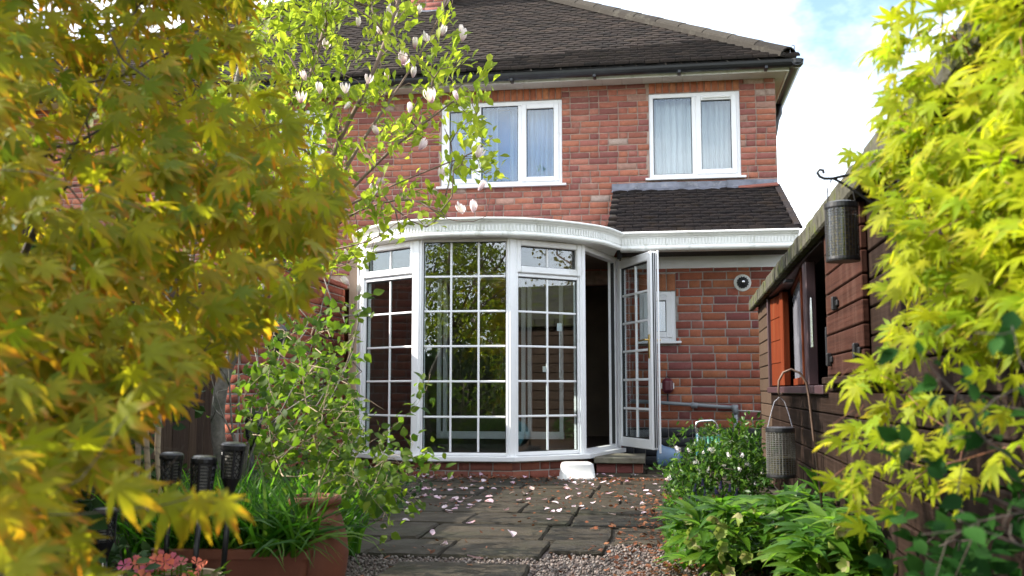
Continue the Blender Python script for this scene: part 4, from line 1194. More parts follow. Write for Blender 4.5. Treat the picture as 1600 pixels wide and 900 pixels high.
# ------------------------------------------------------------------ ground, patio, gravel
mb = MB(); mb.add([(-400, -400, -.05), (400, -400, -.05), (400, 400, -.05), (-400, 400, -.05)], [(0, 1, 2, 3)])
tag(mb.build('ground', simple('garden_ground', (.07, .075, .03), .95, .5, 3, bmp=.01, spec=.1)), kind='structure')
mb = MB(); mb.box(-6, 3, -6, 10.0, -.045, -.030); tag(mb.build('soil', M['soil']), kind='structure')
mb = MB(); mb.box(-2.2, .75, 2.4, 5.2, -.0295, -.022)
gpath = tag(mb.build('gravel_path', M['gravel']), kind='structure')
mb = MB(); mb.box(-3.2, 1.0, 4.9, 9.98, -.0299, -.018); patio = tag(mb.build('patio', simple('patio_joint_earth', (.045, .038, .03), .95, .5, 15, bmp=.01, spec=.1)), kind='structure')
def slab(x0, x1, y0, y1, parent, rot=0.0, top=.0):
    rg = random; mb = MB(); n = 5
    cx, cy = (x0 + x1) / 2, (y0 + y1) / 2
    pts = []
    for (ax, ay, bx, by) in ((x0, y0, x1, y0), (x1, y0, x1, y1), (x1, y1, x0, y1), (x0, y1, x0, y0)):
        for k in range(n):
            t = k / n; e = rg.uniform(-.006, .006) if k else rg.uniform(-.012, -.002)
            px = ax + (bx - ax) * t; py = ay + (by - ay) * t
            d = Vector((px - cx, py - cy)).normalized(); pts.append((px + d.x * e, py + d.y * e))
    tz = top + rg.uniform(-.004, .005); sx, sy = rg.uniform(-.006, .006), rg.uniform(-.006, .006)
    zz = lambda x, y: tz + sx * (x - cx) + sy * (y - cy)
    m = len(pts)
    inn = [(cx + (x - cx) * .965, cy + (y - cy) * .965) for x, y in pts]
    vs = [(x, y, zz(x, y) - .05) for x, y in pts] + [(x, y, zz(x, y) - .010 + rg.uniform(-.003, .002)) for x, y in pts] + [(x, y, zz(x, y) + rg.uniform(-.001, .001)) for x, y in inn] + [(cx, cy, tz)]
    fs = [(i, (i + 1) % m, m + (i + 1) % m, m + i) for i in range(m)] + [(m + i, m + (i + 1) % m, 2 * m + (i + 1) % m, 2 * m + i) for i in range(m)] + [(2 * m + i, 2 * m + (i + 1) % m, 3 * m) for i in range(m)]
    mb.add(vs, fs); return mb.build('paving_slab', M['slab'], parent)
rows = [(4.46, 4.95, -2.0, -.53), (4.97, 5.50, -2.3, -.25), (5.52, 5.98, -2.5, .12), (6.0, 6.52, -2.6, .3), (6.54, 6.95, -2.7, .42), (6.97, 7.50, -2.9, .6), (7.52, 7.95, -3.0, .8), (7.97, 8.42, -3.1, .9), (8.44, 9.0, -.72, .95), (9.02, 9.55, -.5, .95), (9.57, 9.97, -.36, .95)]
for k, (ya, yb, xa_, xb_) in enumerate(rows):
    x = xb_
    while x > xa_ + .1:
        w = random.choice((.34, .46, .58, .62)); xn = max(x - w, xa_)
        if xn - xa_ < .18: xn = xa_
        slab(xn + .004, x - .004, ya + random.uniform(.003, .012), yb - random.uniform(.003, .012), patio, top=.0)
        x = xn
slab(-.515, -.26, 4.60, 4.95, patio); slab(-.23, .03, 4.94, 5.49, patio, top=-.004)
sa, sb = G(612, 900), G(818, 884)
slab(W(612, 0, 4.0).x, W(822, 0, 4.05).x, 3.72, 4.20, gpath, top=.012)
slab(-1.2, -.6, 2.75, 3.2, gpath, top=.01)
# gravel
def rock(seed, n=1):
    rg = random.Random(seed)
    vs = [(0, 0, 1), (.9, 0, .3), (.28, .86, .3), (-.73, .53, .25), (-.73, -.53, .3), (.28, -.86, .25), (.5, .36, -.6), (-.3, .6, -.6), (-.6, -.1, -.6), (.1, -.6, -.6)]
    vs = [tuple(c * rg.uniform(.7, 1.15) for c in v) for v in vs]
    fs = [(0, 1, 2), (0, 2, 3), (0, 3, 4), (0, 4, 5), (0, 5, 1), (1, 6, 2), (2, 7, 3), (3, 8, 4), (4, 9, 5), (5, 9, 1), (1, 9, 6), (2, 6, 7), (3, 7, 8), (4, 8, 9), (6, 9, 8, 7)]
    return vs, fs
def rot_mats(pos, sc3, flat=.3):
    n = len(pos); a = RNG.uniform(0, 2 * np.pi, n); b = RNG.normal(0, flat, n); c = RNG.normal(0, flat, n)
    Z = np.zeros((n, 3, 3)); Z[:, 0, 0] = np.cos(a); Z[:, 0, 1] = -np.sin(a); Z[:, 1, 0] = np.sin(a); Z[:, 1, 1] = np.cos(a); Z[:, 2, 2] = 1
    X = np.zeros((n, 3, 3)); X[:, 0, 0] = 1; X[:, 1, 1] = np.cos(b); X[:, 1, 2] = -np.sin(b); X[:, 2, 1] = np.sin(b); X[:, 2, 2] = np.cos(b)
    Y = np.zeros((n, 3, 3)); Y[:, 1, 1] = 1; Y[:, 0, 0] = np.cos(c); Y[:, 0, 2] = np.sin(c); Y[:, 2, 0] = -np.sin(c); Y[:, 2, 2] = np.cos(c)
    M4 = np.zeros((n, 4, 4)); M4[:, 3, 3] = 1
    M4[:, :3, :3] = (Z @ X @ Y) * np.asarray(sc3)[:, None, :]
    M4[:, :3, 3] = pos
    return M4
n = 16000
gx = RNG.uniform(-1.9, .6, n); gy = RNG.uniform(3.3, 5.15, n)
keep = ~(((gy > 4.46) & (gx < -.53)) | ((gy > 4.6) & (gx < -.26)) | ((gy > 4.94) & (gx < .03)) | ((gx > W(612, 0, 4.0).x) & (gx < W(822, 0, 4.05).x) & (gy > 3.72) & (gy < 4.2)))
gx, gy = gx[keep], gy[keep]; n = len(gx)
r_ = RNG.uniform(.0045, .0105, n)
gm = rot_mats(np.stack([gx, gy, -.022 + r_ * .5 + RNG.uniform(0, .008, n)], 1), np.stack([r_ * RNG.uniform(.9, 1.4, n), r_, r_ * .8], 1), .6)
o = bpy.data.objects.new('gravel', merged('gravel', *rock(1), gm, M['gravel'])); C.objects.link(o); o['kind'] = 'stuff'
# dead leaves: drifts along the right-hand bed and a few between the slabs
def litter_tpl():
    vs = [(0, 0, 0), (.35, .35, .12), (.05, .4, -.02), (-.3, .35, .10), (.3, .75, .02), (0, .8, .10), (-.25, .7, -.03), (0, 1.1, .05)]
    return vs, [(0, 1, 2), (0, 2, 3), (1, 4, 5, 2), (3, 2, 5, 6), (4, 7, 5), (6, 5, 7)]
n = 2300
q = RNG.random(n)
lx = np.where(q < .86, RNG.normal(.06, .17, n), RNG.uniform(-1.9, .5, n)); ly = np.where(q < .86, RNG.uniform(3.3, 7.2, n), RNG.uniform(3.4, 8.4, n))
lx = np.where(q < .86, lx + (ly - 4.5) * .05, lx)
lx[:420] = RNG.uniform(-2.4, .3, 420); ly[:420] = 8.36 - np.abs(RNG.normal(0, .10, 420)); lx[420:700] = RNG.uniform(-1.6, .4, 280); ly[420:700] = RNG.uniform(6.2, 8.3, 280)
s_ = RNG.uniform(.014, .034, n)
lm = rot_mats(np.stack([lx, ly, np.full(n, .006) + RNG.uniform(0, .008, n)], 1), np.stack([s_, s_, s_], 1), .35)
o = bpy.data.objects.new('leaf_litter', merged('leaf_litter', *litter_tpl(), lm, M['litter'])); C.objects.link(o); o['kind'] = 'stuff'

# fallen magnolia petals, each a thing
def petal_tpl(curl=.25, w=.42):
    vs = []; tp = []
    for i in range(6):
        t = i / 5; hw = w * math.sin(math.pi * min(1, (t * .86 + .07))) ** .8 * (.55 + .6 * t if t < .8 else 1.0)
        for s in (-1, 0, 1):
            vs.append((s * hw, t, curl * (t - .5) ** 2 * 1.6 + abs(s) * .10 * (1 - .3 * t))); tp.append(1 - t)
    return vs, [(r_ * 3 + k, r_ * 3 + k + 1, (r_ + 1) * 3 + k + 1, (r_ + 1) * 3 + k) for r_ in range(5) for k in range(2)], tp
pmesh = [template_mesh('fallen_petal', *petal_tpl(c, w)[:2], M['petal'], petal_tpl(c, w)[2], True) for c, w in ((.25, .40), (.5, .34), (-.3, .42), (.1, .30))]
placed = [(675, 840, .05), (697, 853, .075), (802, 843, .085), (755, 880, .085), (743, 818, .07), (710, 786, .055), (860, 788, .07), (962, 807, .06), (1005, 803, .06), (865, 813, .05), (640, 818, .05), (620, 786, .05), (905, 795, .06), (1060, 790, .06)]
rg = random.Random(5)
while len(placed) < 200:
    x, y = rg.uniform(590, 1080), 744 + 60 * rg.random() ** 1.9
    if rg.random() < .25: x = rg.uniform(640, 800)
    placed.append((x, y, rg.uniform(.045, .08)))
named = {0: 'upright pale pink petal standing on edge on the front paving', 1: 'long pale petal lying across the front slab joint', 3: 'pink petal lying at the back edge of the gravel by the stepping slab'}
for k, (x, y, s_) in enumerate(placed):
    g = G(x, y)
    o = bpy.data.objects.new('fallen_petal', pmesh[k % 4]); C.objects.link(o)
    o.location = (g.x, g.y, .008 if abs(g.y - 4) > .5 else .016)
    if k % 4 == 2: o.location.z += .01
    o.rotation_euler = (rg.uniform(-.25, .35), rg.uniform(-.35, .35), rg.uniform(0, 6.28)); o.scale = (s_ * .8,) * 3
    if k == 0: o.rotation_euler = (.7, .2, .3)
    zone = 'beside the upturned tub' if abs(x - 900) < 60 and y < 765 else 'near the doorstep and pail' if x > 960 and y < 765 else 'among the dead leaves along the right-hand bed' if x > 985 else 'on the front row of slabs' if y > 800 else 'under the bow window sill' if y < 757 else 'beside the climber and urn' if x < 680 else 'on the middle of the paving'
    tag(o, named.get(k, 'pale pink magnolia petal fallen ' + zone), 'petal', None if k in named else 'fallen petals on the patio')

# ------------------------------------------------------------------ things on the patio
tb = G(900, 750); tub = thing('upturned_tub', 'white plastic tub standing upside down before the bow window', 'tub', (tb.x, tb.y + .12, 0), rz=.25)
def rsq(hx, hy, r_, z, n=4):
    out = []
    for cx, cy, a0 in ((hx - r_, hy - r_, 0), (-hx + r_, hy - r_, 90), (-hx + r_, -hy + r_, 180), (hx - r_, -hy + r_, 270)):
        for k in range(n + 1):
            t = R(a0 + 90 * k / n); out.append((cx + r_ * math.cos(t), cy + r_ * math.sin(t), z))
    return out
mb = MB(); rings = [rsq(.150, .115, .03, .0), rsq(.150, .115, .03, .012), rsq(.140, .105, .03, .014), rsq(.128, .095, .035, .115), rsq(.120, .088, .035, .130), rsq(.105, .073, .03, .136)]
vs = [p for r_ in rings for p in r_]; m_ = len(rings[0])
fs = [(i * m_ + k, i * m_ + (k + 1) % m_, (i + 1) * m_ + (k + 1) % m_, (i + 1) * m_ + k) for i in range(len(rings) - 1) for k in range(m_)] + [tuple((len(rings) - 1) * m_ + k for k in range(m_))]
mb.add(vs, fs); mb.build('tub_body', M['white_tub'], tub, smooth=True, local=True)
mb = MB(); rr = rsq(.156, .121, .03, .0); r2 = rsq(.156, .121, .03, .011); mb.add(rr + r2, [(k, (k + 1) % m_, m_ + (k + 1) % m_, m_ + k) for k in range(m_)] + [tuple(range(m_, 2 * m_))]); mb.build('rim', M['white_tub'], tub, local=True)

# blue pail lying on its side
bl = G(1043, 738); pail = thing('pail', 'pale blue pail tipped on its side against the flowering bush', 'pail', (bl.x, bl.y + .25, 0))
ax = (Vector((.35, .93, 0)).normalized(), Vector((0, 0, 1)), Vector((-.9, -.38, .12)).normalized())
mb = MB(); c = Vector((bl.x + .10, bl.y + .25, .115)); mb.lathe([(.06, -.02), (.07, 0), (.095, .16), (.102, .165), (.102, .175), (.092, .175), (.088, .16), (.06, .0), (0, .0)], 24, c, ax); mb.build('pail_body', M['blue_plastic'], pail, smooth=True)
mb = MB(); mb.tube([c + ax[2] * .16 + ax[0] * .1, c + ax[2] * .2 + ax[0] * .07 - Vector((0, 0, .07)), c + ax[2] * .2 - Vector((0, 0, .1)), c + ax[2] * .16 - ax[0] * .1 - Vector((0, 0, .02))], .004, 5); mb.build('pail_handle', M['chrome'], pail)

# hose cart behind the bush
hc = W(1105, 700, 7.9); cart = thing('hose_cart', 'metal-handled teal hose cart half hidden behind the flowering bush', 'hose cart', (hc.x, 7.9, 0))
p = lambda x, y: W(x, y, 7.9)
mb = MB(); mb.tube([p(1098, 720), p(1092, 690), p(1087, 667), p(1089, 660), p(1095, 658), p(1113, 657), p(1119, 660), p(1122, 667), p(1126, 690), p(1130, 720)], .0085, 8); mb.build('handle', M['chrome'], cart, smooth=True)
mb = MB(); mb.lathe([(.03, -.09), (.13, -.09), (.135, -.08), (.06, -.07), (.06, .07), (.135, .08), (.13, .09), (.03, .09)], 24, (hc.x + .01, 7.95, .28), (Vector((0, 1, 0)), Vector((0, 0, 1)), Vector((1, 0, 0)))); mb.build('reel', M['teal_plastic'], cart)
mb = MB()
for k in range(5): mb.tube([(hc.x + .01 + (-.06 + .03 * k), 7.95 + .085 * math.cos(t), .28 + .085 * math.sin(t)) for t in np.linspace(0, 6.28, 20)], .012, 6, cap=False)
mb.build('hose', simple('green_hose', (.03, .16, .10), .4), cart, smooth=True)
mb = MB()
for s in (-1, 1): mb.tube([p(1098 if s < 0 else 1130, 720), (hc.x + s * .1, 8.0, .02)], .0085, 8)
mb.build('stand', M['chrome'], cart)

# ------------------------------------------------------------------ bird feeders
fc = W(1316, 364, 3.05)
br = thing('wall_bracket', 'black wrought iron bracket with a curled end fixed to the shed wall', 'bracket', (sp.p(SH(1398, 300)[0], 0, 0).x, 3.05, 0))
wp = Vector((SX - .14, 3.05, 0))
q = lambda x, y: W(x, y, 3.05)
mb = MB()
mb.tube([q(1405, 264), q(1340, 270), q(1300, 279), q(1288, 279), q(1281, 276), q(1277, 270), q(1280, 265), q(1286, 266), q(1287, 271)], .0045, 6); mb.build('arm', M['black_metal'], br)
mb = MB(); mb.tube([q(1302, 279), q(1318, 287), q(1345, 305), q(1375, 325), q(1408, 345)], .004, 6); mb.build('brace', M['black_metal'], br)
a, b = q(1406, 262), q(1408, 350); mb = MB(); mb.box(a.x - .006, a.x + .012, 3.035, 3.065, b.z, a.z + .02); mb.build('wall_plate', M['black_metal'], br)
M['feeder_wire'] = simple('dull_galvanised_wire', (.13, .13, .125), .5, .3, 30, metal=.5)
def feeder(name_loc, r_, z0, z1, label, seed_top, wire='black_metal'):
    f = thing('bird_feeder', label, 'bird feeder', (name_loc.x, name_loc.y, z0))
    x, y = name_loc.x, name_loc.y
    mb = MB(); mb.lathe([(r_ * .88, z0 + .012), (r_ * .88, z0 + (z1 - z0) * seed_top), (0, z0 + (z1 - z0) * seed_top + .01)], 24, (x, y, 0)); mb.build('seed', M['feeder_seed'], f)
    mb = MB(); mb.lathe([(r_, z0 + .01), (r_, z1 - .004)], 28, (x, y, 0)); mb.f = mb.f[:-2]; mb.r = mb.r[:-2]; mb.build('tube', M['feeder_tube'], f, smooth=True)
    mb = MB()
    for k in range(28):
        t = 2 * math.pi * k / 28; mb.tube([(x + r_ * 1.01 * math.cos(t), y + r_ * 1.01 * math.sin(t), z0 + .01), (x + r_ * 1.01 * math.cos(t), y + r_ * 1.01 * math.sin(t), z1 - .01)], .0011, 3, cap=False)
    m_ = int((z1 - z0) / .009)
    for k in range(m_):
        zz = z0 + .012 + k * (z1 - z0 - .02) / m_
        mb.tube([(x + r_ * 1.015 * math.cos(t), y + r_ * 1.015 * math.sin(t), zz) for t in np.linspace(0, 2 * math.pi, 19)], .0010, 3, cap=False)
    mb.build('wire_mesh', M[wire], f)
    mb = MB(); mb.lathe([(0, z0), (r_ * 1.04, z0), (r_ * 1.06, z0 + .006), (r_ * 1.04, z0 + .014), (0, z0 + .015)], 28, (x, y, 0)); mb.build('base', M['black_metal'], f, smooth=False)
    mb = MB(); mb.lathe([(r_ * 1.03, z1 - .016), (r_ * 1.06, z1 - .012), (r_ * 1.04, z1 + .002), (r_ * .8, z1 + .006), (0, z1 + .008)], 28, (x, y, 0)); mb.build('lid', M['black_metal'], f)
    return f
f1 = feeder(Vector((fc.x, 3.05, 0)), .047, q(1316, 409).z, q(1316, 319).z, 'black wire bird feeder tube hanging from the curled bracket on the shed', .78)
mb = MB(); zt = q(1316, 319).z; mb.tube([(fc.x - .040, 3.05, zt - .005), (fc.x - .038, 3.05, zt + .05), q(1299, 281), q(1305, 277)], .0022, 5); mb.tube([(fc.x + .042, 3.05, zt - .005), (fc.x + .035, 3.05, zt + .04), q(1302, 279)], .0016, 5); mb.build('wire_hanger', M['black_metal'], f1)
lc = W(1220, 707, 4.2); q = lambda x, y: W(x, y, 4.2)
f2 = feeder(Vector((lc.x, 4.2, 0)), .056, q(1220, 746).z, q(1220, 669).z, 'clear bird feeder with seed hanging low in front of the shed from a crook', .40, 'feeder_wire')
zt = q(1220, 669).z
mb = MB(); mb.tube([(lc.x - .05, 4.2, zt), q(1205, 645), q(1210, 628), q(1218, 620), q(1226, 628), q(1232, 645), (lc.x + .05, 4.2, zt)], .0018, 5); mb.build('wire_hanger', M['lead'], f2)
ck = thing('shepherd_crook', 'thin rusty metal crook pole holding the low bird feeder', 'crook', (q(1292, 880).x, 4.2, 0))
e_ = q(1292, 880); pts = [Vector((e_.x + .01, 4.2, -.03)), q(1284, 790), q(1272, 690), q(1264, 620), q(1260, 598), q(1250, 583), q(1236, 577), q(1224, 582), q(1217, 595), q(1216, 612), q(1218, 619), q(1222, 614)]
mb = MB(); mb.tube(pts, .0048, 8); mb.build('crook_pole', simple('rusty_rod', (.11, .07, .05), .6, .3, 30, metal=.4), ck, smooth=True)

# ------------------------------------------------------------------ solar torches
def make_torch(label, loc, tilt=(0, 0, 0), s=1.0):
    t = thing('solar_torch', label, 'solar torch', loc, 'black solar torches in the left-hand bed')
    t.scale = (s, s, s)
    t.rotation_euler = tilt
    H0 = .33
    mb = MB(); mb.tube([(0, 0, -.06), (0, 0, H0)], .0115, 10); mb.build('pole', M['black_metal'], t, smooth=True, local=True)
    mb = MB(); mb.lathe([(.0125, H0 - .02), (.016, H0), (.022, H0 + .02), (.036, H0 + .055), (.038, H0 + .062), (0, H0 + .062)], 12, (0, 0, 0)); mb.build('cup', M['black_metal'], t, local=True)
    mb = MB(); mb.lathe([(.026, H0 + .06), (.030, H0 + .18), (0, H0 + .18)], 12, (0, 0, 0)); mb.build('lamp_tube', simple('smoky_lamp_plastic', (.25, .24, .22), .4), t, local=True)
    mb = MB()
    for k in range(6):
        a = math.pi * 2 * k / 6; b = math.pi * 2 * (k + 1) / 6
        pb, pt = Vector((math.cos(a), math.sin(a), 0)) * .038, Vector((math.cos(a), math.sin(a), 0)) * .047
        qb, qt = Vector((math.cos(b), math.sin(b), 0)) * .038, Vector((math.cos(b), math.sin(b), 0)) * .047
        zb_, zt_ = Vector((0, 0, H0 + .06)), Vector((0, 0, H0 + .175))
        mb.tube([pb + zb_, pt + zt_], .0055, 5)
        if k % 2 == 0:
            for r_ in range(9):
                f = (r_ + .5) / 9; A_ = pb.lerp(pt, f) + zb_.lerp(zt_, f); B_ = qb.lerp(qt, f) + zb_.lerp(zt_, f)
                mb.tube([A_, B_], .0036, 4)
        else:
            for r_ in range(4):
                f = (r_ + .5) / 4; A_ = pb.lerp(pt, f) + zb_.lerp(zt_, f); B_ = qb.lerp(qt, f) + zb_.lerp(zt_, f); m_ = (A_ + B_) / 2; h = Vector((0, 0, .012)); w = (B_ - A_) * .42
                mb.tube([m_ - w, m_ - w * .5 + h, m_ + h * .2, m_ + w * .5 - h, m_ + w, m_ + w * .5 + h, m_ + h * .2 , m_ - w * .5 - h, m_ - w], .0030, 4)
    mb.build('cage', M['black_metal'], t, local=True)
    mb = MB(); mb.lathe([(.049, H0 + .172), (.051, H0 + .178), (.051, H0 + .192), (.044, H0 + .200), (.03, H0 + .204), (0, H0 + .205)], 18, (0, 0, 0)); mb.build('cap', M['black_metal'], t, local=True)
    return t
def tree_copy(o, parent=None):
    c = o.copy(); C.objects.link(c)
    if parent is not None:
        c.parent = parent; c.matrix_parent_inverse = Matrix.Identity(4)
    for ch in o.children: tree_copy(ch, c)
    return c
TS = .80
def tl(x, y, Y, s=TS): v = W(x, y, Y); return (v.x, v.y, v.z - .535 * s)
t0 = make_torch('tallest black solar torch with scrolled lantern head, right of the pair by the trough', tl(354, 690, 3.1), (0, .06, 0), TS)
for (x, y, Y, tilt, lab) in ((308, 711, 3.05, (.02, .05, .6), 'black solar torch standing close left of the tallest torch'),
                             (264, 706, 3.25, (.0, .03, 1.1), 'black solar torch with pale slats behind the hanging orange maple spray'),
                             (172, 792, 3.2, (.0, -.04, .3), 'low black solar torch deep in the shade under the maple'),
                             (394, 642, 5.4, (.0, .02, .8), 'small distant black solar torch among the climber stems')):
    c = tree_copy(t0); sc_ = TS if Y < 5 else 1.0
    c.scale = (sc_,) * 3; c.location = tl(x, y, Y, sc_); c.rotation_euler = tilt; c['label'] = lab
ln = W(436, 530, 7.2)
lan = thing('wall_lantern', 'black lantern hanging on the garden wall among the stems', 'lantern', (ln.x, 7.2, ln.z - .12))
mb = MB(); mb.lathe([(0, -.13), (.05, -.125), (.06, -.1), (.075, .06), (.08, .065), (.05, .10), (.0, .12)], 6, (ln.x, 7.2, ln.z)); mb.build('lantern_body', M['black_metal'], lan)
mb = MB(); mb.tube([(ln.x, 7.2, ln.z + .11), (ln.x, 7.2, ln.z + .2), (-3.225, 7.2, ln.z + .2)], .008, 6); mb.build('lantern_arm', M['black_metal'], lan)

# ------------------------------------------------------------------ pots
tr_ = W(368, 858, 3.45); trough = thing('terracotta_trough', 'long terracotta trough full of grass beside the torches', 'planter', (tr_.x, 3.5, 0))
trough.rotation_euler = (0, 0, .12)
TZ = W(400, 857, 3.4).z
def open_box(mb, hx, hy, z0, z1, taper, t):
    r0 = rsq(hx * taper, hy * taper, .02, z0); r1 = rsq(hx, hy, .02, z1 - .035); r2 = rsq(hx + .012, hy + .012, .022, z1 - .033); r3 = rsq(hx + .012, hy + .012, .022, z1 - .004); r3b = rsq(hx + .007, hy + .007, .02, z1); r4 = rsq(hx - t, hy - t, .015, z1); r5 = rsq(hx - t, hy - t, .015, z1 - .05)
    rs = [r0, r1, r2, r3, r3b, r4, r5]; m = len(r0)
    mb.add([p for r_ in rs for p in r_], [(i * m + k, i * m + (k + 1) % m, (i + 1) * m + (k + 1) % m, (i + 1) * m + k) for i in range(len(rs) - 1) for k in range(m)] + [tuple(range(m))[::-1]])
mb = MB(); open_box(mb, .27, .13, -.02, TZ, .92, .02); mb.build('trough_body', M['terracotta'], trough, local=True)
mb = MB(); mb.add(rsq(.255, .115, .015, TZ - .03), [tuple(range(20))]); mb.build('earth', M['soil'], trough, local=True)
UY = 3.56
ur = W(492, 800, UY); URZ = W(505, 774, UY).z
urn = thing('terracotta_urn', 'tall rounded terracotta urn with a thick rolled rim', 'urn', (ur.x, UY, 0))
mb = MB(); mb.lathe([(.07, -.06), (.085, -.04), (.118, .08), (.125, .14), (.118, .20), (.095, URZ - .065), (.084, URZ - .05), (.082, URZ - .04), (.092, URZ - .032), (.097, URZ - .018), (.094, URZ - .003), (.085, URZ), (.078, URZ - .005), (.076, URZ - .05), (0, URZ - .05)], 36, (ur.x, UY, 0)); mb.build('urn_body', M['terracotta'], urn, smooth=True)
mb = MB(); mb.lathe([(.077, URZ - .03), (0, URZ - .025)], 20, (ur.x, UY, 0)); mb.build('earth', M['soil'], urn)
pp = W(250, 905, 2.9); bowl = thing('flower_bowl', 'shallow buff bowl planter at the front of the left-hand bed', 'planter', (pp.x, 2.95, 0))
BZ = W(250, 906, 2.9).z
mb = MB(); mb.lathe([(.10, .0), (.15, BZ - .04), (.165, BZ - .02), (.168, BZ), (.150, BZ), (.14, BZ - .03), (0, BZ - .03)], 32, (pp.x, 2.95, 0)); mb.build('bowl_body', simple('buff_clay', (.36, .27, .17), .8, .3, 16, bmp=.003), bowl, smooth=False)
mb = MB(); mb.lathe([(.145, BZ - .02), (0, BZ - .012)], 20, (pp.x, 2.95, 0)); mb.build('earth', M['soil'], bowl)
# ------------------------------------------------------------------ vegetation
def in_poly(x, y, poly):
    x = np.asarray(x); y = np.asarray(y); ins = np.zeros(x.shape, bool); n = len(poly)
    for i in range(n):
        (xa, ya), (xb, yb) = poly[i], poly[(i + 1) % n]
        c = ((ya > y) != (yb > y)) & (x < (xb - xa) * (y - ya) / ((yb - ya) or 1e-9) + xa)
        ins ^= c
    return ins
def pts_from_px(x, y, Y):
    d = fwd[None, :] + rgt[None, :] * ((x - 800) / F_PX)[:, None] + upv[None, :] * ((450 - y) / F_PX)[:, None]
    return np.array([0, 0, EYE]) + d * (Y / d[:, 1])[:, None]
def sample_crown(poly, n, ylo, yhi, box=None):
    """points of a crown volume whose outline is the polygon; ylo/yhi: distance, number or function of (x, y)"""
    xs = [p[0] for p in poly]; ys = [p[1] for p in poly]; out = []
    while len(out) < n:
        x = RNG.uniform(min(xs), max(xs), 4000); y = RNG.uniform(min(ys), max(ys), 4000)
        k = in_poly(x, y, poly); x, y = x[k], y[k]
        lo = ylo(x, y) if callable(ylo) else np.full(len(x), ylo); hi = yhi(x, y) if callable(yhi) else np.full(len(x), yhi)
        P = pts_from_px(x, y, lo + (hi - lo) * RNG.random(len(x)))
        out += [p for p in P if p[2] > .03]
    return np.array(out[:n])
class Tree:
    def __init__(s):
        s.P = []; s.par = []; s.depth = []; s.dir = []; s.chains = []; s.seedr = {}
    def limb(s, pts, start=None, sub=4):
        pts = [np.array(p, float) for p in pts]
        if start is None:
            s.P.append(pts[0]); s.par.append(-1); s.depth.append(0.); s.dir.append(unit(pts[1] - pts[0])); cur = len(s.P) - 1; q = pts
        else:
            cur = start; q = [s.P[start]] + pts
        chain = [cur]
        P = [2 * q[0] - q[1]] + q + [2 * q[-1] - q[-2]]
        for i in range(1, len(P) - 2):
            for k in range(1, sub + 1):
                t = k / sub
                v = .5 * (2 * P[i] + (P[i + 1] - P[i - 1]) * t + (2 * P[i - 1] - 5 * P[i] + 4 * P[i + 1] - P[i + 2]) * t * t + (3 * P[i] - P[i - 1] - 3 * P[i + 1] + P[i + 2]) * t ** 3)
                s._push(v, cur); cur = len(s.P) - 1; chain.append(cur)
        s.chains.append(chain); return cur
    def _push(s, v, par):
        d = v - s.P[par]; s.P.append(v); s.par.append(par); s.depth.append(s.depth[par] + np.linalg.norm(d)); s.dir.append(unit(d))
    def nearest(s, p):
        return int(np.argmin(np.linalg.norm(np.array(s.P) - np.asarray(p), axis=1)))
    def grow(s, targets, pen=.25, wob=.02, gap=.12, minnode=0, droop=0.0):
        root = np.array(s.P[0]); order = np.argsort(np.linalg.norm(targets - root, axis=1)); tips = []
        for ti in order:
            t = targets[ti]; A = np.array(s.P); d = np.linalg.norm(A - t, axis=1)
            if minnode: d = d.copy(); d[:minnode] += 9
            back = np.maximum(0, -np.einsum('ij,ij->i', np.array(s.dir), (t - A) / np.maximum(d, 1e-6)[:, None]))
            i = int(np.argmin(d + pen * np.array(s.depth) + back * .5 * d)); L_ = np.linalg.norm(t - A[i])
            if L_ < 1e-4: tips.append(i); continue
            c = A[i] + s.dir[i] * L_ * .45 + np.array([0, 0, droop * L_]); n = max(2, min(8, int(L_ / gap) + 1)); cur = i; chain = [i]
            for k in range(1, n + 1):
                u = k / n; v = A[i] * (1 - u) ** 2 + c * 2 * u * (1 - u) + t * u * u
                if k < n: v = v + RNG.normal(0, wob * min(L_, .6), 3)
                s._push(v, cur); cur = len(s.P) - 1; chain.append(cur)
            s.chains.append(chain); tips.append(cur)
        return tips
    def build(s, name, m, parent, rtip, rmax, power=.5, n=6, trunk=None, tm=None):
        cnt = np.zeros(len(s.P)); kids = np.zeros(len(s.P), int)
        for i, p in enumerate(s.par):
            if p >= 0: kids[p] += 1
        for i in range(len(s.P) - 1, -1, -1):
            if kids[i] == 0: cnt[i] = max(cnt[i], 1)
            if s.par[i] >= 0: cnt[s.par[i]] += cnt[i] if kids[i] else 1
        s.r = np.minimum(rmax, rtip * np.maximum(cnt, 1) ** power)
        mb = MB(); tr = MB()
        for ci, ch in enumerate(s.chains):
            rr = [s.r[k] for k in ch]
            rr[0] = min(rr[0], rr[1] * 1.25)
            ((tr if trunk and ci < trunk else mb)).tube([s.P[k] for k in ch], rr, n if max(rr) > .006 else 4, cap=True)
        if tr.v: tr.build('trunk', tm or m, parent, smooth=True)
        if mb.v: mb.build(name, m, parent, smooth=True)
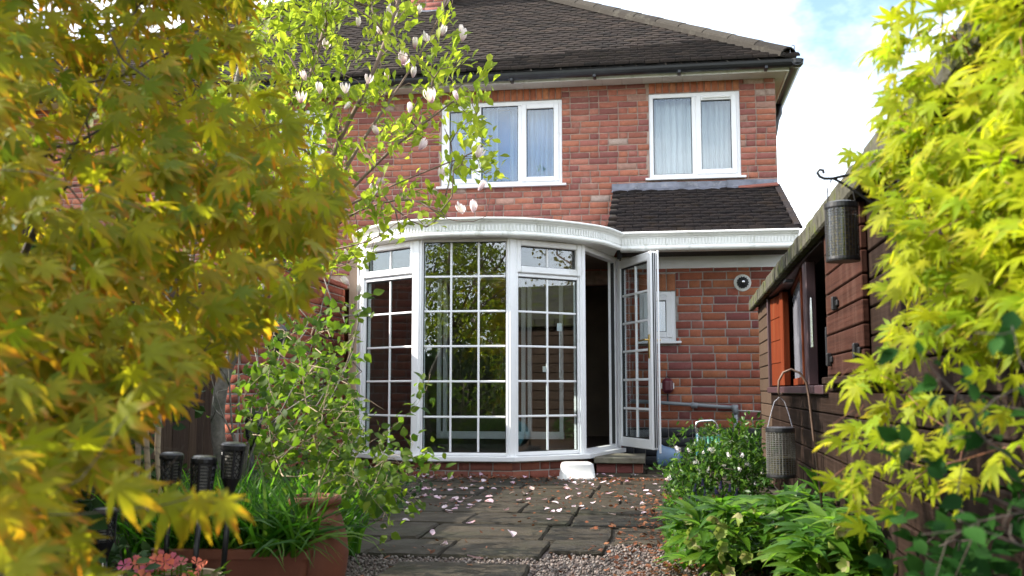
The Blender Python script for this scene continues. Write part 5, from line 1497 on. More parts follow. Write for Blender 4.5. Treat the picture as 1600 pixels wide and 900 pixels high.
def maple_leaf_tpl(spread=1.0, narrow=.13, droop=.30):
    lob = [(0, 1.0), (36, .92), (-36, .92), (76, .72), (-76, .72), (122, .36), (-122, .36)]
    lob.sort(key=lambda a: a[0]); vs = [(0, 0, 0)]; tp = [0.0]; fs = []
    def put(r_, a, off=0.0):
        x = r_ * math.sin(R(a)) + off * math.cos(R(a)); y = r_ * math.cos(R(a)) - off * math.sin(R(a)); rr = math.hypot(x, y)
        vs.append((x, y, -droop * rr * rr + .05 * abs(off) * 4)); tp.append(min(1, rr)); return len(vs) - 1
    sin_ = []
    for i in range(len(lob) - 1):
        a = (lob[i][0] + lob[i + 1][0]) / 2; sin_.append(put(.30 * min(lob[i][1], lob[i + 1][1]) + .03, a))
    for i, (a, l) in enumerate(lob):
        A_ = sin_[i - 1] if i > 0 else put(.06, a - 45); B_ = sin_[i] if i < len(sin_) else put(.06, a + 45)
        s1 = put(l * .52, a, -narrow * l); s2 = put(l * .52, a, narrow * l); m_ = put(l * .52, a); t1 = put(l * .8, a, -narrow * .45 * l); t2 = put(l * .8, a, narrow * .45 * l); t = put(l, a)
        fs += [(0, A_, s1, m_), (0, m_, s2, B_), (s1, t1, t, m_), (m_, t, t2, s2)]
    # petiole
    vs += [(-.012, 0, 0), (.012, 0, 0), (.008, -.42, .05), (-.008, -.42, .05)]; tp += [.9] * 4; b = len(vs) - 4; fs.append((b, b + 1, b + 2, b + 3))
    return vs, fs, tp
def maple_scatter(mats, m, parent, narrow):
    pick = RNG.integers(0, 4, len(mats))
    for k, (dr, nr_, wv) in enumerate(((.25, narrow, .05), (.50, narrow * .85, .10), (.10, narrow * 1.1, .07), (.75, narrow * .9, .14))):
        v, f, t = maple_leaf_tpl(narrow=nr_, droop=dr)
        rg = random.Random(40 + k)
        v = [(x * (1 + rg.uniform(-.07, .07)) + rg.uniform(-.015, .015), y * (1 + rg.uniform(-.07, .07)), z + wv * math.sin(5 * x + k) * math.hypot(x, y) + rg.uniform(-.015, .015)) for x, y, z in v]
        scatter('leaf', 'foliage', v, f, mats[pick == k], m, parent, tip=t, limit=75)
def ovate_tpl(w=.28, peak=.5, fold=.10, curl=-.15, n=5, stalk=.1):
    vs = []; tp = []; fs = []
    for i in range(n + 1):
        t = i / n; hw = w * (math.sin(math.pi * t ** (math.log(.5) / math.log(peak))) if 0 < t < 1 else 0.012); zz = curl * t * t
        for s in (-1, 0, 1): vs.append((s * hw, stalk + t * (1 - stalk), zz + abs(s) * fold * hw / w)); tp.append(t)
    for i in range(n):
        for k in range(2): fs.append((i * 3 + k, i * 3 + k + 1, (i + 1) * 3 + k + 1, (i + 1) * 3 + k))
    if stalk:
        b = len(vs); vs += [(-.012, 0, 0), (.012, 0, 0), (.012, stalk + .02, 0), (-.012, stalk + .02, 0)]; tp += [0] * 4; fs.append((b, b + 1, b + 2, b + 3))
    return vs, fs, tp
def cluster_leaves(tree, tips, per, base_l, outdir, normal, spread, size, jit=.03, back=.0):
    pos = []; ax = []; nr = []; sc_ = []
    for t in tips:
        p = np.array(tree.P[t]); par = tree.par[t]; q = np.array(tree.P[par]) if par >= 0 else p
        d = unit(p - q) if par >= 0 else np.array([0, 0, 1.])
        k = per if isinstance(per, int) else int(RNG.integers(*per))
        for j in range(k):
            u = RNG.random() * back if j else 0
            pos.append(p + (q - p) * u + RNG.normal(0, jit, 3)); a = outdir * 1.0 + d * base_l + RNG.normal(0, spread, 3)
            ax.append(a); nr.append(normal + RNG.normal(0, spread * .8, 3)); sc_.append(RNG.uniform(*size))
    return np.array(pos), np.array(ax), np.array(nr), np.array(sc_)

# ---- left-hand maple: orange-tipped, close to the lens
ml = thing('japanese_maple', 'large Japanese maple with drooping olive-green leaves tipped orange', 'maple tree', (-1.55, 1.9, 0))
polyL = [(-420, -420), (360, -380), (395, -60), (392, 30), (415, 90), (452, 170), (450, 215), (520, 262), (545, 310), (540, 350), (500, 395), (470, 430), (478, 462), (425, 480), (405, 520), (345, 545), (318, 600), (300, 640), (285, 668), (300, 700), (275, 740), (215, 745), (150, 700), (105, 770), (110, 850), (185, 905), (190, 960), (-420, 1000)]
depL = lambda x, y: np.clip(1.55 + (x - 150) * .0011 - (y - 300) * .0009, .95, 2.0)
T = Tree()
T.limb([(-1.62, 1.95, -.03), (-1.58, 1.95, .35), (-1.45, 1.9, .7), (-1.2, 1.8, 1.1)], sub=4)
nb = len(T.P) - 1
for q in ([(-.95, 1.7, 1.45), (-.72, 1.7, 1.62), (-.55, 1.75, 1.6)], [(-1.3, 1.5, 1.0), (-.95, 1.3, 1.05), (-.7, 1.3, .98)], [(-1.25, 1.3, .85), (-.95, 1.1, .75), (-.75, 1.05, .62)], [(-1.5, 1.4, 1.5), (-1.3, 1.2, 1.7), (-1.1, 1.1, 1.8)]):
    T.limb(q, nb if q[0][2] > 1.3 else nb - 4, sub=4)
tg = np.concatenate([sample_crown(polyL, 620, depL, lambda x, y: depL(x, y) + .45), sample_crown([(-300, -350), (380, -350), (395, 60), (440, 200), (510, 290), (470, 400), (400, 480), (300, 600), (150, 660), (-300, 800)], 330, 2.1, 2.75)])
tg = np.concatenate([tg, sample_crown([(-420, -620), (330, -620), (370, -420), (-420, -420)], 60, 1.2, 2.0)])  # unseen crown above the frame, added to dapple the shed and patio
ex = pts_from_px(np.array([330., 372., 300, 470., 488, 250, 200, 395]), np.array([785., 786, 776, 440, 455, 790, 650, 420]), np.array([1.2, 1.22, 1.18, 1.8, 1.8, 1.15, 1.05, 1.7]))
tips = T.grow(np.concatenate([tg, ex]), pen=.15, droop=.12, gap=.16)
T.build('branch', M['bark_dark'], ml, .0007, .03, .45, 5, trunk=1)
pos, ax, nr, sz = cluster_leaves(T, tips, (5, 8), .25, np.array([.55, -.12, -.62]), np.array([.15, -.75, .62]), .34, (.042, .066), .035, .5)
mats_l = frames(pos, ax, nr, sz)
px, py, z = proj(mats_l[:, :3, 3] + mats_l[:, :3, 1] * .5)
polyL2 = [(-3000, -3000), (400, -3000), (400, 40), (432, 95), (470, 160), (468, 215), (535, 262), (566, 310), (560, 352), (520, 402), (492, 470), (430, 496), (410, 535), (352, 560), (318, 605), (285, 640), (225, 655), (205, 700), (205, 760), (260, 785), (400, 782), (415, 800), (400, 818), (280, 815), (200, 785), (150, 730), (130, 770), (130, 850), (200, 900), (200, 3000), (-3000, 3000)]
mats_l = mats_l[(in_poly(px, py, polyL2) & (z > .55)) | ((px < -50) & (z > .5)) | (py < -40)]
maple_scatter(mats_l, M['leaf_maple'], ml, .13)

# ---- right-hand maple: golden
mr_ = thing('japanese_maple', 'bright golden-yellow Japanese maple leaning in front of the shed', 'maple tree', (1.15, 1.75, 0))
polyR = [(1398, -420), (1400, 10), (1365, 70), (1395, 130), (1365, 200), (1330, 245), (1330, 290), (1370, 330), (1355, 385), (1372, 440), (1405, 490), (1365, 555), (1310, 590), (1330, 625), (1355, 655), (1300, 690), (1375, 700), (1300, 752), (1400, 760), (1320, 806), (1440, 822), (1470, 780), (1560, 760), (1850, 800), (1850, -420)]
depR = lambda x, y: np.clip(1.85 - (x - 1400) * .0013, 1.15, 1.9)
T = Tree()
T.limb([(1.18, 1.7, -.03), (1.15, 1.68, .4), (1.08, 1.65, .8), (1.0, 1.6, 1.2)], sub=4)
nb = len(T.P) - 1
for q, st_ in (([(.9, 1.6, 1.5), (.75, 1.65, 1.75)], nb), ([(.85, 1.65, 1.0), (.6, 1.7, 1.05)], nb - 4), ([(.9, 1.65, .75), (.6, 1.65, .65)], nb - 8), ([(1.05, 1.4, 1.3), (1.0, 1.25, 1.5)], nb)):
    T.limb(q, st_, sub=4)
up_ = [(x, y) for x, y in polyR if y < 560] ; up_ = [(1398, -420), (1400, 10), (1365, 70), (1395, 130), (1365, 200), (1330, 245), (1330, 290), (1380, 330), (1372, 385), (1392, 440), (1420, 470), (1420, 520), (1520, 560), (1850, 540), (1850, -420)]
tg = sample_crown(up_, 540, depR, lambda x, y: depR(x, y) + .42)
lowp = [(1310, 592), (1335, 588), (1360, 580), (1390, 575), (1335, 640), (1350, 632), (1300, 690), (1318, 684), (1370, 668), (1298, 748), (1330, 742), (1400, 715), (1430, 705), (1320, 802), (1390, 780), (1450, 650), (1425, 600), (1490, 640), (1500, 720), (1560, 650), (1590, 700), (1540, 600)]
lowp = np.array(lowp, float)
tg = np.concatenate([tg, pts_from_px(lowp[:, 0], lowp[:, 1], depR(lowp[:, 0], lowp[:, 1]) + RNG.uniform(0, .25, len(lowp)))])
tips = T.grow(tg, pen=.15, droop=.10)
T.build('branch', M['bark_red'], mr_, .0007, .03, .45, 5, trunk=1)
pos, ax, nr, sz = cluster_leaves(T, tips, (5, 8), .25, np.array([-.72, -.10, -.30]), np.array([-.25, -.55, .80]), .34, (.036, .056), .03, .5)
mats_r = frames(pos, ax, nr, sz)
px, py, z = proj(mats_r[:, :3, 3] + mats_r[:, :3, 1] * .6)
polyR2 = [(1385, -3000), (1385, 0), (1340, 60), (1375, 140), (1345, 205), (1305, 250), (1312, 290), (1350, 330), (1335, 385), (1350, 440), (1385, 490), (1345, 550), (1282, 592), (1310, 625), (1325, 655), (1262, 692), (1330, 715), (1262, 752), (1340, 775), (1290, 810), (1420, 860), (1500, 800), (5000, 820), (5000, -3000)]
mats_r = mats_r[(in_poly(px, py, polyR2) | (px > 1640) | (py < -40)) & (z > .6)]
maple_scatter(mats_r, M['leaf_gold'], mr_, .12)

# ---- dark-leaved shrub mingled with the golden maple
ds = thing('dark_leaved_shrub', 'arching shrub with dark blue-green oval leaves under the golden maple', 'shrub', (1.0, 1.45, 0))
T = Tree(); T.limb([(1.05, 1.5, -.03), (1.0, 1.45, .25), (.93, 1.4, .5)], sub=4); nb = len(T.P) - 1
q = lambda x, y, Y: tuple(W(x, y, Y))
for pts in ([q(1600, 800, 1.42), q(1480, 745, 1.40), q(1420, 700, 1.38), q(1400, 690, 1.38)], [q(1600, 730, 1.35), q(1520, 640, 1.33), q(1450, 570, 1.32), q(1430, 540, 1.32)], [q(1590, 850, 1.3), q(1520, 830, 1.3), q(1440, 835, 1.3)]):
    T.limb(pts, nb - 3, sub=5)
tg = sample_crown([(1420, 560), (1500, 520), (1650, 480), (1800, 600), (1800, 930), (1450, 920), (1430, 840), (1540, 760), (1420, 680)], 42, 1.2, 1.55)
tips = T.grow(tg, pen=.1)
T.build('stem', M['bark_dark'], ds, .0008, .006, .45, 5)
tips = tips + list(range(nb + 1, nb + 45, 2))
pos, ax, nr, sz = cluster_leaves(T, tips, (1, 3), .4, np.array([-.4, -.2, .15]), np.array([0, -.5, .85]), .55, (.024, .042), .012, .4)
scatter('leaf', 'foliage', *ovate_tpl(.30, .45)[:2], frames(pos, ax, nr, sz), M['leaf_dark'], ds)

us = thing('shade_fill_leaves', 'dark leaf mass added to deepen the shade at the near foot of the shed', 'shrub', (.85, 1.95, 0))  # added dark leaves stand in for the shade on the lower boards
T = Tree(); T.limb([(.85, 1.95, -.03), (.84, 1.95, .15), (.82, 1.95, .3)], sub=3)
tips = T.grow(sample_crown([(1420, 850), (1520, 790), (1640, 770), (1800, 800), (1800, 1100), (1420, 1100)], 95, 1.7, 2.4), pen=.05); T.build('stem', M['bark_dark'], us, .0015, .012, .4, 5)
pos, ax, nr, sz = cluster_leaves(T, tips, (8, 12), .4, np.array([-.3, -.2, .1]), np.array([-.2, -.4, .8]), .6, (.03, .05), .04, .5)
scatter('leaf', 'foliage', *ovate_tpl(.30, .45)[:2], frames(pos, ax, nr, sz), M['leaf_dark'], us, limit=120)
# ---- magnolia
mg = thing('magnolia_tree', 'magnolia in fresh yellow-green leaf with pale pink flowers, in front of the house', 'magnolia tree', (-2.3, 5.3, 0))
q = lambda x, y, Y=5.3: np.array(W(x, y, Y))
T = Tree()
base = G(345, 790, 0.0)
top = T.limb([(-2.32, 5.3, -.04), q(342, 690), q(345, 610), q(368, 545), q(405, 470), q(440, 405)], sub=3); tk = top
fork = T.nearest(q(352, 590))
T.limb([q(318, 540, 5.25), q(296, 460, 5.2), q(310, 350, 5.15), q(350, 200, 5.1), q(385, 60, 5.1), q(400, -60, 5.1)], fork, 3)
T.limb([q(505, 345, 5.25), q(560, 285, 5.2), q(625, 222, 5.1), q(690, 172, 5.05), q(742, 132, 5.0)], tk, 4)
T.limb([q(520, 335, 5.35), q(600, 296, 5.4), q(680, 262, 5.4), q(735, 240, 5.4), q(770, 215, 5.4)], tk, 4)
T.limb([q(500, 372, 5.3), q(560, 330, 5.1), q(640, 312, 5.0), q(700, 342, 4.95), q(740, 346, 4.95)], tk, 4)
T.limb([q(452, 330, 5.5), q(462, 230, 5.6), q(485, 120, 5.6), q(520, 0, 5.6), q(530, -80, 5.6)], tk, 4)
T.limb([q(480, 330, 5.2), q(530, 220, 5.1), q(580, 120, 5.0), q(620, 10, 5.0), q(635, -80, 5.0)], tk, 4)
T.limb([q(490, 350, 5.5), q(560, 230, 5.6), q(640, 110, 5.7), q(690, 20, 5.7), q(715, -50, 5.7)], tk, 4)
T.limb([q(470, 400, 5.2), q(520, 390, 5.0), q(580, 375, 4.9), q(625, 345, 4.85)], tk, 4)
polyM = [(340, -140), (730, -140), (725, 40), (735, 90), (768, 110), (752, 165), (760, 200), (778, 235), (772, 305), (700, 300), (690, 335), (748, 345), (700, 368), (620, 345), (640, 395), (590, 425), (520, 420), (490, 470), (350, 480), (300, 300)]
tg = np.concatenate([sample_crown(polyM, 380, 4.75, 6.0), sample_crown([(380, 0), (520, 0), (530, 300), (500, 460), (380, 460)], 80, 4.75, 5.8), sample_crown([(300, -300), (640, -300), (700, -140), (330, -140)], 70, 4.6, 6.0)])  # last patch: unseen upper crown, added to throw dapple shade
tips = T.grow(tg, pen=.10, wob=.03)
allm = T.chains
T.build('branch', M['bark_brown'], mg, .0022, .055, .52, 7, trunk=2, tm=M['bark_pale'])
pos, ax, nr, sz = cluster_leaves(T, tips, (9, 15), .7, np.array([.1, -.05, .55]), np.array([0, -.3, .7]), .50, (.052, .088), .035, .7)
md = frames(pos, ax, nr, sz)
px, py, z = proj(md[:, :3, 3])
md = md[(in_poly(px, py, [(x + (8 if x > 500 else 0), y) for x, y in polyM])) | (py < 0)]
scatter('leaf', 'foliage', *ovate_tpl(.24, .62, .08, -.12, 4)[:2], md, M['leaf_magnolia'], mg)
def flower_tpl(open_=.25):
    vs = []; fs = []; tp = []
    for k in range(7):
        a = 2 * math.pi * k / 7 + (.2 if k % 2 else 0); ca, sa = math.cos(a), math.sin(a); n = 5; b = len(vs)
        for i in range(n + 1):
            t = i / n; rad = .10 + (.22 + open_ * .3 * (k % 3)) * math.sin(t * 1.9) - .10 * t * t * (1 - open_ * (k % 2) * 2); hw = .16 * math.sin(math.pi * (t * .88 + .08)) + .015
            for s in (-1, 0, 1):
                x = rad - abs(s) * .035; y = s * hw; vs.append((x * ca - y * sa, x * sa + y * ca, t)); tp.append(1 - t)
        for i in range(n):
            for m_ in range(2): fs.append((b + i * 3 + m_, b + i * 3 + m_ + 1, b + (i + 1) * 3 + m_ + 1, b + (i + 1) * 3 + m_))
    return vs, fs, tp
fm = [template_mesh('flower', *flower_tpl(o_)[:2], M['flower'], flower_tpl(o_)[2], True) for o_ in (.05, .35, 1.0)]
flw = [(648, 70), (655, 15), (608, 25), (560, 35), (510, 30), (508, 70), (720, 48), (690, 50), (668, 60), (606, 120), (596, 48), (540, 140), (538, 165), (478, 120), (470, 155), (465, 220), (500, 140), (575, 125), (415, 45), (420, 60), (630, 95), (645, 315 - 200), (722, 58), (745, 240), (748, 292), (690, 275), (675, 155), (715, 150), (740, 326), (723, 328), (560, 455), (545, 440), (550, 400), (640, 170), (655, 228), (580, 300), (525, 225), (590, 205), (610, 220), (430, 130), (455, 85), (760, 180), (520, 75), (700, 15), (585, 190), (640, 205)]
TP = np.array(T.P)
tpx, tpy, tz_ = proj(TP)
for k, (x, y) in enumerate(flw[:-8]):
    i = int(np.argmin((tpx - x) ** 2 + (tpy - y) ** 2)); Yd = TP[i][1]
    c = np.array(W(x, y + 6, max(Yd - .25, 4.7))); s_ = RNG.uniform(.046, .074)
    axz = unit(np.array([RNG.normal(.05, .3), RNG.normal(0, .3), 1.0])); xx = unit(np.cross([0, 1, 0], axz)); yy = np.cross(axz, xx)
    Mx = np.eye(4); Mx[:3, 0] = xx * s_ * .85; Mx[:3, 1] = yy * s_ * .85; Mx[:3, 2] = axz * s_; Mx[:3, 3] = c
    piece('flower', fm[k % 3], Matrix(Mx.tolist()), mg)
    if np.linalg.norm(c - TP[i]) > .02: pass

# ---- pale bare-stemmed shrub behind the torches
bs = thing('bare_stemmed_shrub', 'shrub of pale leggy stems with few leaves behind the torches', 'shrub', (-2.15, 4.9, 0))
T = Tree(); q = lambda x, y, Y=4.9: np.array(W(x, y, Y))
T.limb([(-2.1, 4.9, -.03), q(380, 770)], sub=2); nb = len(T.P) - 1
for pts in ([q(378, 700), q(372, 600), q(378, 480), q(385, 380)], [q(392, 680), q(430, 580), q(452, 500), q(468, 440)], [q(400, 690), q(450, 640), q(520, 600, 4.8), q(552, 590, 4.8)], [q(366, 690), q(345, 640), q(325, 560), q(330, 470)], [q(385, 700), q(410, 640), q(402, 540), q(415, 430)], [q(372, 720), q(362, 660), q(355, 540), q(340, 440)], [q(410, 700), q(480, 560), q(505, 470), q(520, 420)], [q(420, 720), q(500, 650), q(545, 560), q(560, 500)]):
    T.limb(pts, nb, 4)
tg = sample_crown([(300, 420), (480, 400), (560, 480), (560, 600), (440, 690), (330, 690)], 40, 4.6, 5.2)
tips = T.grow(tg, pen=.05, wob=.03)
T.build('stem', M['bark_pale'], bs, .0030, .016, .35, 6)
pos, ax, nr, sz = cluster_leaves(T, tips[:], (1, 3), .6, np.array([0, -.1, .2]), np.array([0, -.3, .9]), .5, (.04, .07), .02, .5)
scatter('leaf', 'foliage', *ovate_tpl(.26, .5)[:2], frames(pos, ax, nr, sz), M['leaf_climber'], bs)

# ---- smaller tan stems among the torches
st_ = thing('twin_stemmed_sapling', 'bare tan sapling stems rising between the shaded torches', 'sapling', (W(232, 870, 3.9).x, 3.9, 0))
T = Tree(); q = lambda x, y, Y=3.9: np.array(W(x, y, Y))
T.limb([q(232, 900), q(222, 840), q(212, 770), q(216, 700), q(205, 600)], sub=4); T.chains[-1]
T.limb([q(228, 850), q(232, 760), q(228, 660), q(236, 560)], 2, 4); T.limb([q(240, 850), q(250, 770), q(246, 700), q(252, 600)], 2, 4)
T.build('stem', M['bark_tan'], st_, .012, .016, .2, 8)

# ---- climber in the urn, long shoots towards the bow
cl = thing('clematis', 'leafy climber with trailing shoots growing from the tall urn', 'climber', (ur.x, UY, URZ - .04))
T = Tree(); q = lambda x, y, Y=3.8: np.array(W(x, y, Y))
T.limb([(ur.x, UY, URZ - .05), q(500, 745), q(495, 700)], sub=3); nb = len(T.P) - 1
for pts in ([q(520, 720), q(580, 690), q(640, 645), q(665, 610, 3.9), q(672, 585, 3.9)], [q(530, 740), q(600, 720), q(660, 735), q(690, 722)], [q(480, 640), q(470, 560), q(460, 490)], [q(500, 640), q(540, 570), q(560, 500), q(566, 460)], [q(450, 660), q(420, 600), q(430, 540)], [q(520, 760), q(570, 770), q(600, 800), q(612, 820)], [q(530, 650), q(560, 620), q(600, 640)], [q(540, 760), q(620, 760), q(660, 790)]):
    T.limb(pts, nb, 4)
tg = np.concatenate([sample_crown([(385, 560), (430, 470), (500, 480), (560, 520), (550, 600), (560, 660), (660, 680), (690, 720), (640, 740), (650, 800), (600, 830), (560, 790), (480, 760), (400, 740), (375, 660)], 190, 3.5, 4.6)])
tips = T.grow(tg, pen=.06, wob=.03)
T.build('stem', M['bark_tan'], cl, .0009, .006, .38, 5)
pos, ax, nr, sz = cluster_leaves(T, tips + list(range(nb, nb + 90, 3)), (4, 8), .4, np.array([0, -.15, -.1]), np.array([0, -.4, .85]), .6, (.032, .058), .025, .6)
scatter('leaf', 'foliage', *ovate_tpl(.33, .38, .06, -.2, 4)[:2], frames(pos, ax, nr, sz), M['leaf_climber'], cl)

# ---- low climber filling the border by the garden wall
wc = thing('wall_climber', 'bushy light green climber along the foot of the brick wall', 'climber', (-2.9, 6.4, 0))
T = Tree(); T.limb([(-2.9, 6.4, -.03), (-2.85, 6.3, .3), (-2.75, 6.2, .6)], sub=3); nb = len(T.P) - 1
tg = sample_crown([(380, 700), (400, 600), (440, 560), (470, 600), (520, 560), (560, 640), (560, 720), (600, 745), (480, 760), (400, 750)], 140, 5.4, 7.2)
tips = T.grow(tg, pen=.06); T.build('stem', M['bark_tan'], wc, .0010, .007, .4, 5)
pos, ax, nr, sz = cluster_leaves(T, tips, (5, 9), .4, np.array([0, -.1, 0.1]), np.array([0, -.4, .85]), .6, (.045, .075), .05, .7)
scatter('leaf', 'foliage', *ovate_tpl(.33, .38, .06, -.2, 4)[:2], frames(pos, ax, nr, sz), M['leaf_climber'], wc, limit=120)

# ---- grass in the trough
def blade_tpl(bend):
    vs = []; fs = []
    for i in range(6):
        t = i / 5; w = .018 * (1 - t ** 2) + .001; a = bend * t
        y = math.sin(a) / max(bend, .01) * 1.0; zz = t if bend < .05 else (1 - math.cos(a)) / bend
        vs += [(-w, y, -zz), (w, y, -zz)]
    for i in range(5): fs.append((2 * i, 2 * i + 1, 2 * i + 3, 2 * i + 2))
    return vs, fs
def grass(parent, pts, n, hlo, hhi, lean, m=M['grass'], bend=1.1, limit=0, biasdir=(0, 0, 0)):
    p = pts(n); a = np.stack([RNG.normal(0, lean, n), RNG.normal(0, lean, n), np.ones(n)], 1) + np.array(biasdir)
    nrm = np.stack([RNG.normal(0, 1, n), RNG.normal(0, 1, n), np.full(n, .2)], 1)
    scatter('blade', 'grass_blades', *blade_tpl(bend), frames(p, a, nrm, RNG.uniform(hlo, hhi, n)), m, parent, limit=limit)
gr = thing('trough_grass', 'bright green grass tufts arching over the terracotta trough', 'grass plant', (tr_.x, 3.5, TZ - .03))
def tp_(n):
    x = RNG.uniform(-.25, .26, n); y = RNG.uniform(-.11, .11, n)
    return np.stack([tr_.x + x * math.cos(.12) - y * math.sin(.12), 3.5 + x * math.sin(.12) + y * math.cos(.12), np.full(n, TZ - .03)], 1)
grass(gr, tp_, 1900, .12, .30, .35, limit=120)
def tp2(n): return np.stack([tr_.x + RNG.uniform(.1, .26, n), 3.44 + RNG.uniform(-.10, .08, n), np.full(n, TZ - .02)], 1)
grass(gr, tp2, 90, .25, .42, .35, bend=1.9, limit=80, biasdir=(.55, -.25, 0))
g2 = thing('border_grass', 'tall grass clump behind the trough in the left border', 'grass plant', (-1.75, 4.1, 0))
grass(g2, lambda n: np.stack([RNG.uniform(-2.15, -1.35, n), RNG.uniform(3.8, 4.5, n), np.zeros(n)], 1), 1500, .25, .5, .28, limit=100)

# ---- coral primroses in the bowl
pr_ = thing('primrose', 'coral and magenta primroses crowding the buff bowl', 'flowers', (pp.x, 2.95, BZ - .01))
T = Tree(); mb = MB()
def prim_tpl():
    vs = [(0, 0, .0)]; fs = []; tp = [1]
    for k in range(5):
        a = 2 * math.pi * k / 5; b = len(vs)
        for (r_, da, zz) in ((.28, -.3, .06), (.8, -.48, .22), (1.0, -.22, .24), (.9, 0, .2), (1.0, .22, .24), (.8, .48, .22), (.28, .3, .06)):
            vs.append((r_ * math.cos(a + da), r_ * math.sin(a + da), zz)); tp.append(0)
        fs += [(0, b, b + 1, b + 2, b + 3), (0, b + 3, b + 4, b + 5, b + 6)]
    return vs, fs
pmx = []
for k in range(22):
    c = Vector((pp.x + random.uniform(-.14, .15), 2.95 + random.uniform(-.13, .10), BZ + random.uniform(.0, .045))); mb.tube([(c.x, c.y, BZ - .03), c], .002, 4)
    pmx.append((c, random.uniform(.020, .032)))
mb.build('stalk', M['leaf_climber'], pr_)
pos = np.array([tuple(c) for c, s in pmx]); a = np.stack([RNG.normal(0, .5, 22), RNG.normal(.2, .4, 22), np.full(22, .3)], 1); nrm = np.stack([RNG.normal(.1, .4, 22), RNG.normal(-.7, .3, 22), np.full(22, .7)], 1)
scatter('flower', 'flowers', *prim_tpl(), frames(pos, a, nrm, [s for c, s in pmx]), M['pink_flower'], pr_)
n = 45; pos = np.stack([pp.x + RNG.uniform(-.14, .14, n), 2.95 + RNG.uniform(-.13, .12, n), np.full(n, BZ - .01)], 1)
scatter('leaf', 'foliage', *ovate_tpl(.3, .6)[:2], frames(pos, np.stack([RNG.normal(0, .7, n), RNG.normal(0, .7, n), np.full(n, .4)], 1), np.tile([0, 0, 1.], (n, 1)), RNG.uniform(.04, .07, n)), M['leaf_climber'], pr_)

# ---- white-flowered bush below the kitchen wall
fb = thing('flowering_bush', 'rounded glossy green bush dotted with white flower clusters', 'bush', (.42, 7.0, 0))
T = Tree(); T.limb([(.42, 7.05, -.03), (.41, 7.0, .10), (.4, 6.95, .18)], sub=3)
polyB = [(1042, 745), (1052, 712), (1085, 690), (1110, 690), (1130, 672), (1155, 672), (1180, 682), (1197, 700), (1200, 760), (1180, 800), (1085, 800), (1050, 780)]
tg = sample_crown(polyB + [(1040, 770)], 200, 6.45, 7.4)
tips = T.grow(tg, pen=.06, gap=.08); tips2 = T.grow(np.array([np.array(W(x, y, 6.9)) for x, y in ((1052, 690), (1075, 672), (1110, 674), (1146, 658), (1165, 660), (1187, 668), (1210, 700), (1030, 730))]), pen=.06, gap=.08); tips = tips + tips2
T.build('stem', M['bark_dark'], fb, .0016, .015, .4, 5)
pos, ax, nr, sz = cluster_leaves(T, tips, (15, 22), .5, np.array([0, -.1, .45]), np.array([0, -.2, .8]), .65, (.034, .058), .022, .5)
scatter('leaf', 'foliage', *ovate_tpl(.2, .6, .05, -.15, 3, .05)[:2], frames(pos, ax, nr, sz), M['leaf_bush'], fb, limit=40)
def blossom_tpl():
    vs = []; fs = []; rg = random.Random(4)
    for k in range(9):
        c = Vector((rg.gauss(0, .5), rg.gauss(0, .5), rg.gauss(.1, .3))); u = Vector((rg.gauss(0, 1), rg.gauss(0, 1), rg.gauss(0, 1))).orthogonal().normalized(); n_ = (Vector((0, -.4, .8)) + Vector((rg.gauss(0, .4), rg.gauss(0, .4), 0))).normalized(); u = n_.orthogonal().normalized(); v = n_.cross(u); b = len(vs); vs.append(c)
        for j in range(5):
            a = 2 * math.pi * j / 5
            for da, r_ in ((-.35, .30), (0, .42), (.35, .30)): vs.append(c + (u * math.cos(a + da) + v * math.sin(a + da)) * r_ + n_ * .08)
            e = b + 1 + j * 3; fs.append((b, e, e + 1, e + 2))
    return [tuple(v) for v in vs], fs
bpx = [(1058, 700), (1076, 703), (1098, 707), (1110, 702), (1138, 710), (1160, 710), (1086, 722), (1092, 735), (1107, 732), (1130, 727), (1155, 732), (1180, 755), (1044, 747), (1167, 725), (1140, 688), (1190, 738)]
pos = np.array([np.array(W(x, y, 6.42 + RNG.uniform(0, .1))) for x, y in bpx]); n = len(pos)
scatter('blossom', 'blossoms', *blossom_tpl(), frames(pos, np.tile([0, -.4, .7], (n, 1)) + RNG.normal(0, .3, (n, 3)), np.tile([0, -.7, .6], (n, 1)), RNG.uniform(.015, .027, n)), M['white_flower'], fb)
# small conifer-green plant behind it under the hose cart handle
bp_ = thing('box_plant', 'small leafy green plant seen through the metal cart handle', 'plant', (hc.x, 8.5, 0))
T = Tree(); T.limb([(hc.x, 8.5, -.02), (hc.x, 8.5, .25)], sub=3); tips = T.grow(sample_crown([(1082, 700), (1092, 668), (1108, 660), (1120, 672), (1124, 700)], 40, 8.35, 8.6), pen=.05); T.build('stem', M['bark_dark'], bp_, .0015, .01, .4, 4)
pos, ax, nr, sz = cluster_leaves(T, tips, (7, 10), .5, np.array([0, -.1, .4]), np.array([0, -.2, .8]), .65, (.03, .045), .03, .5)
scatter('leaf', 'foliage', *ovate_tpl(.22, .6, .05, -.15, 3, .05)[:2], frames(pos, ax, nr, sz), M['leaf_bush'], bp_, limit=0)

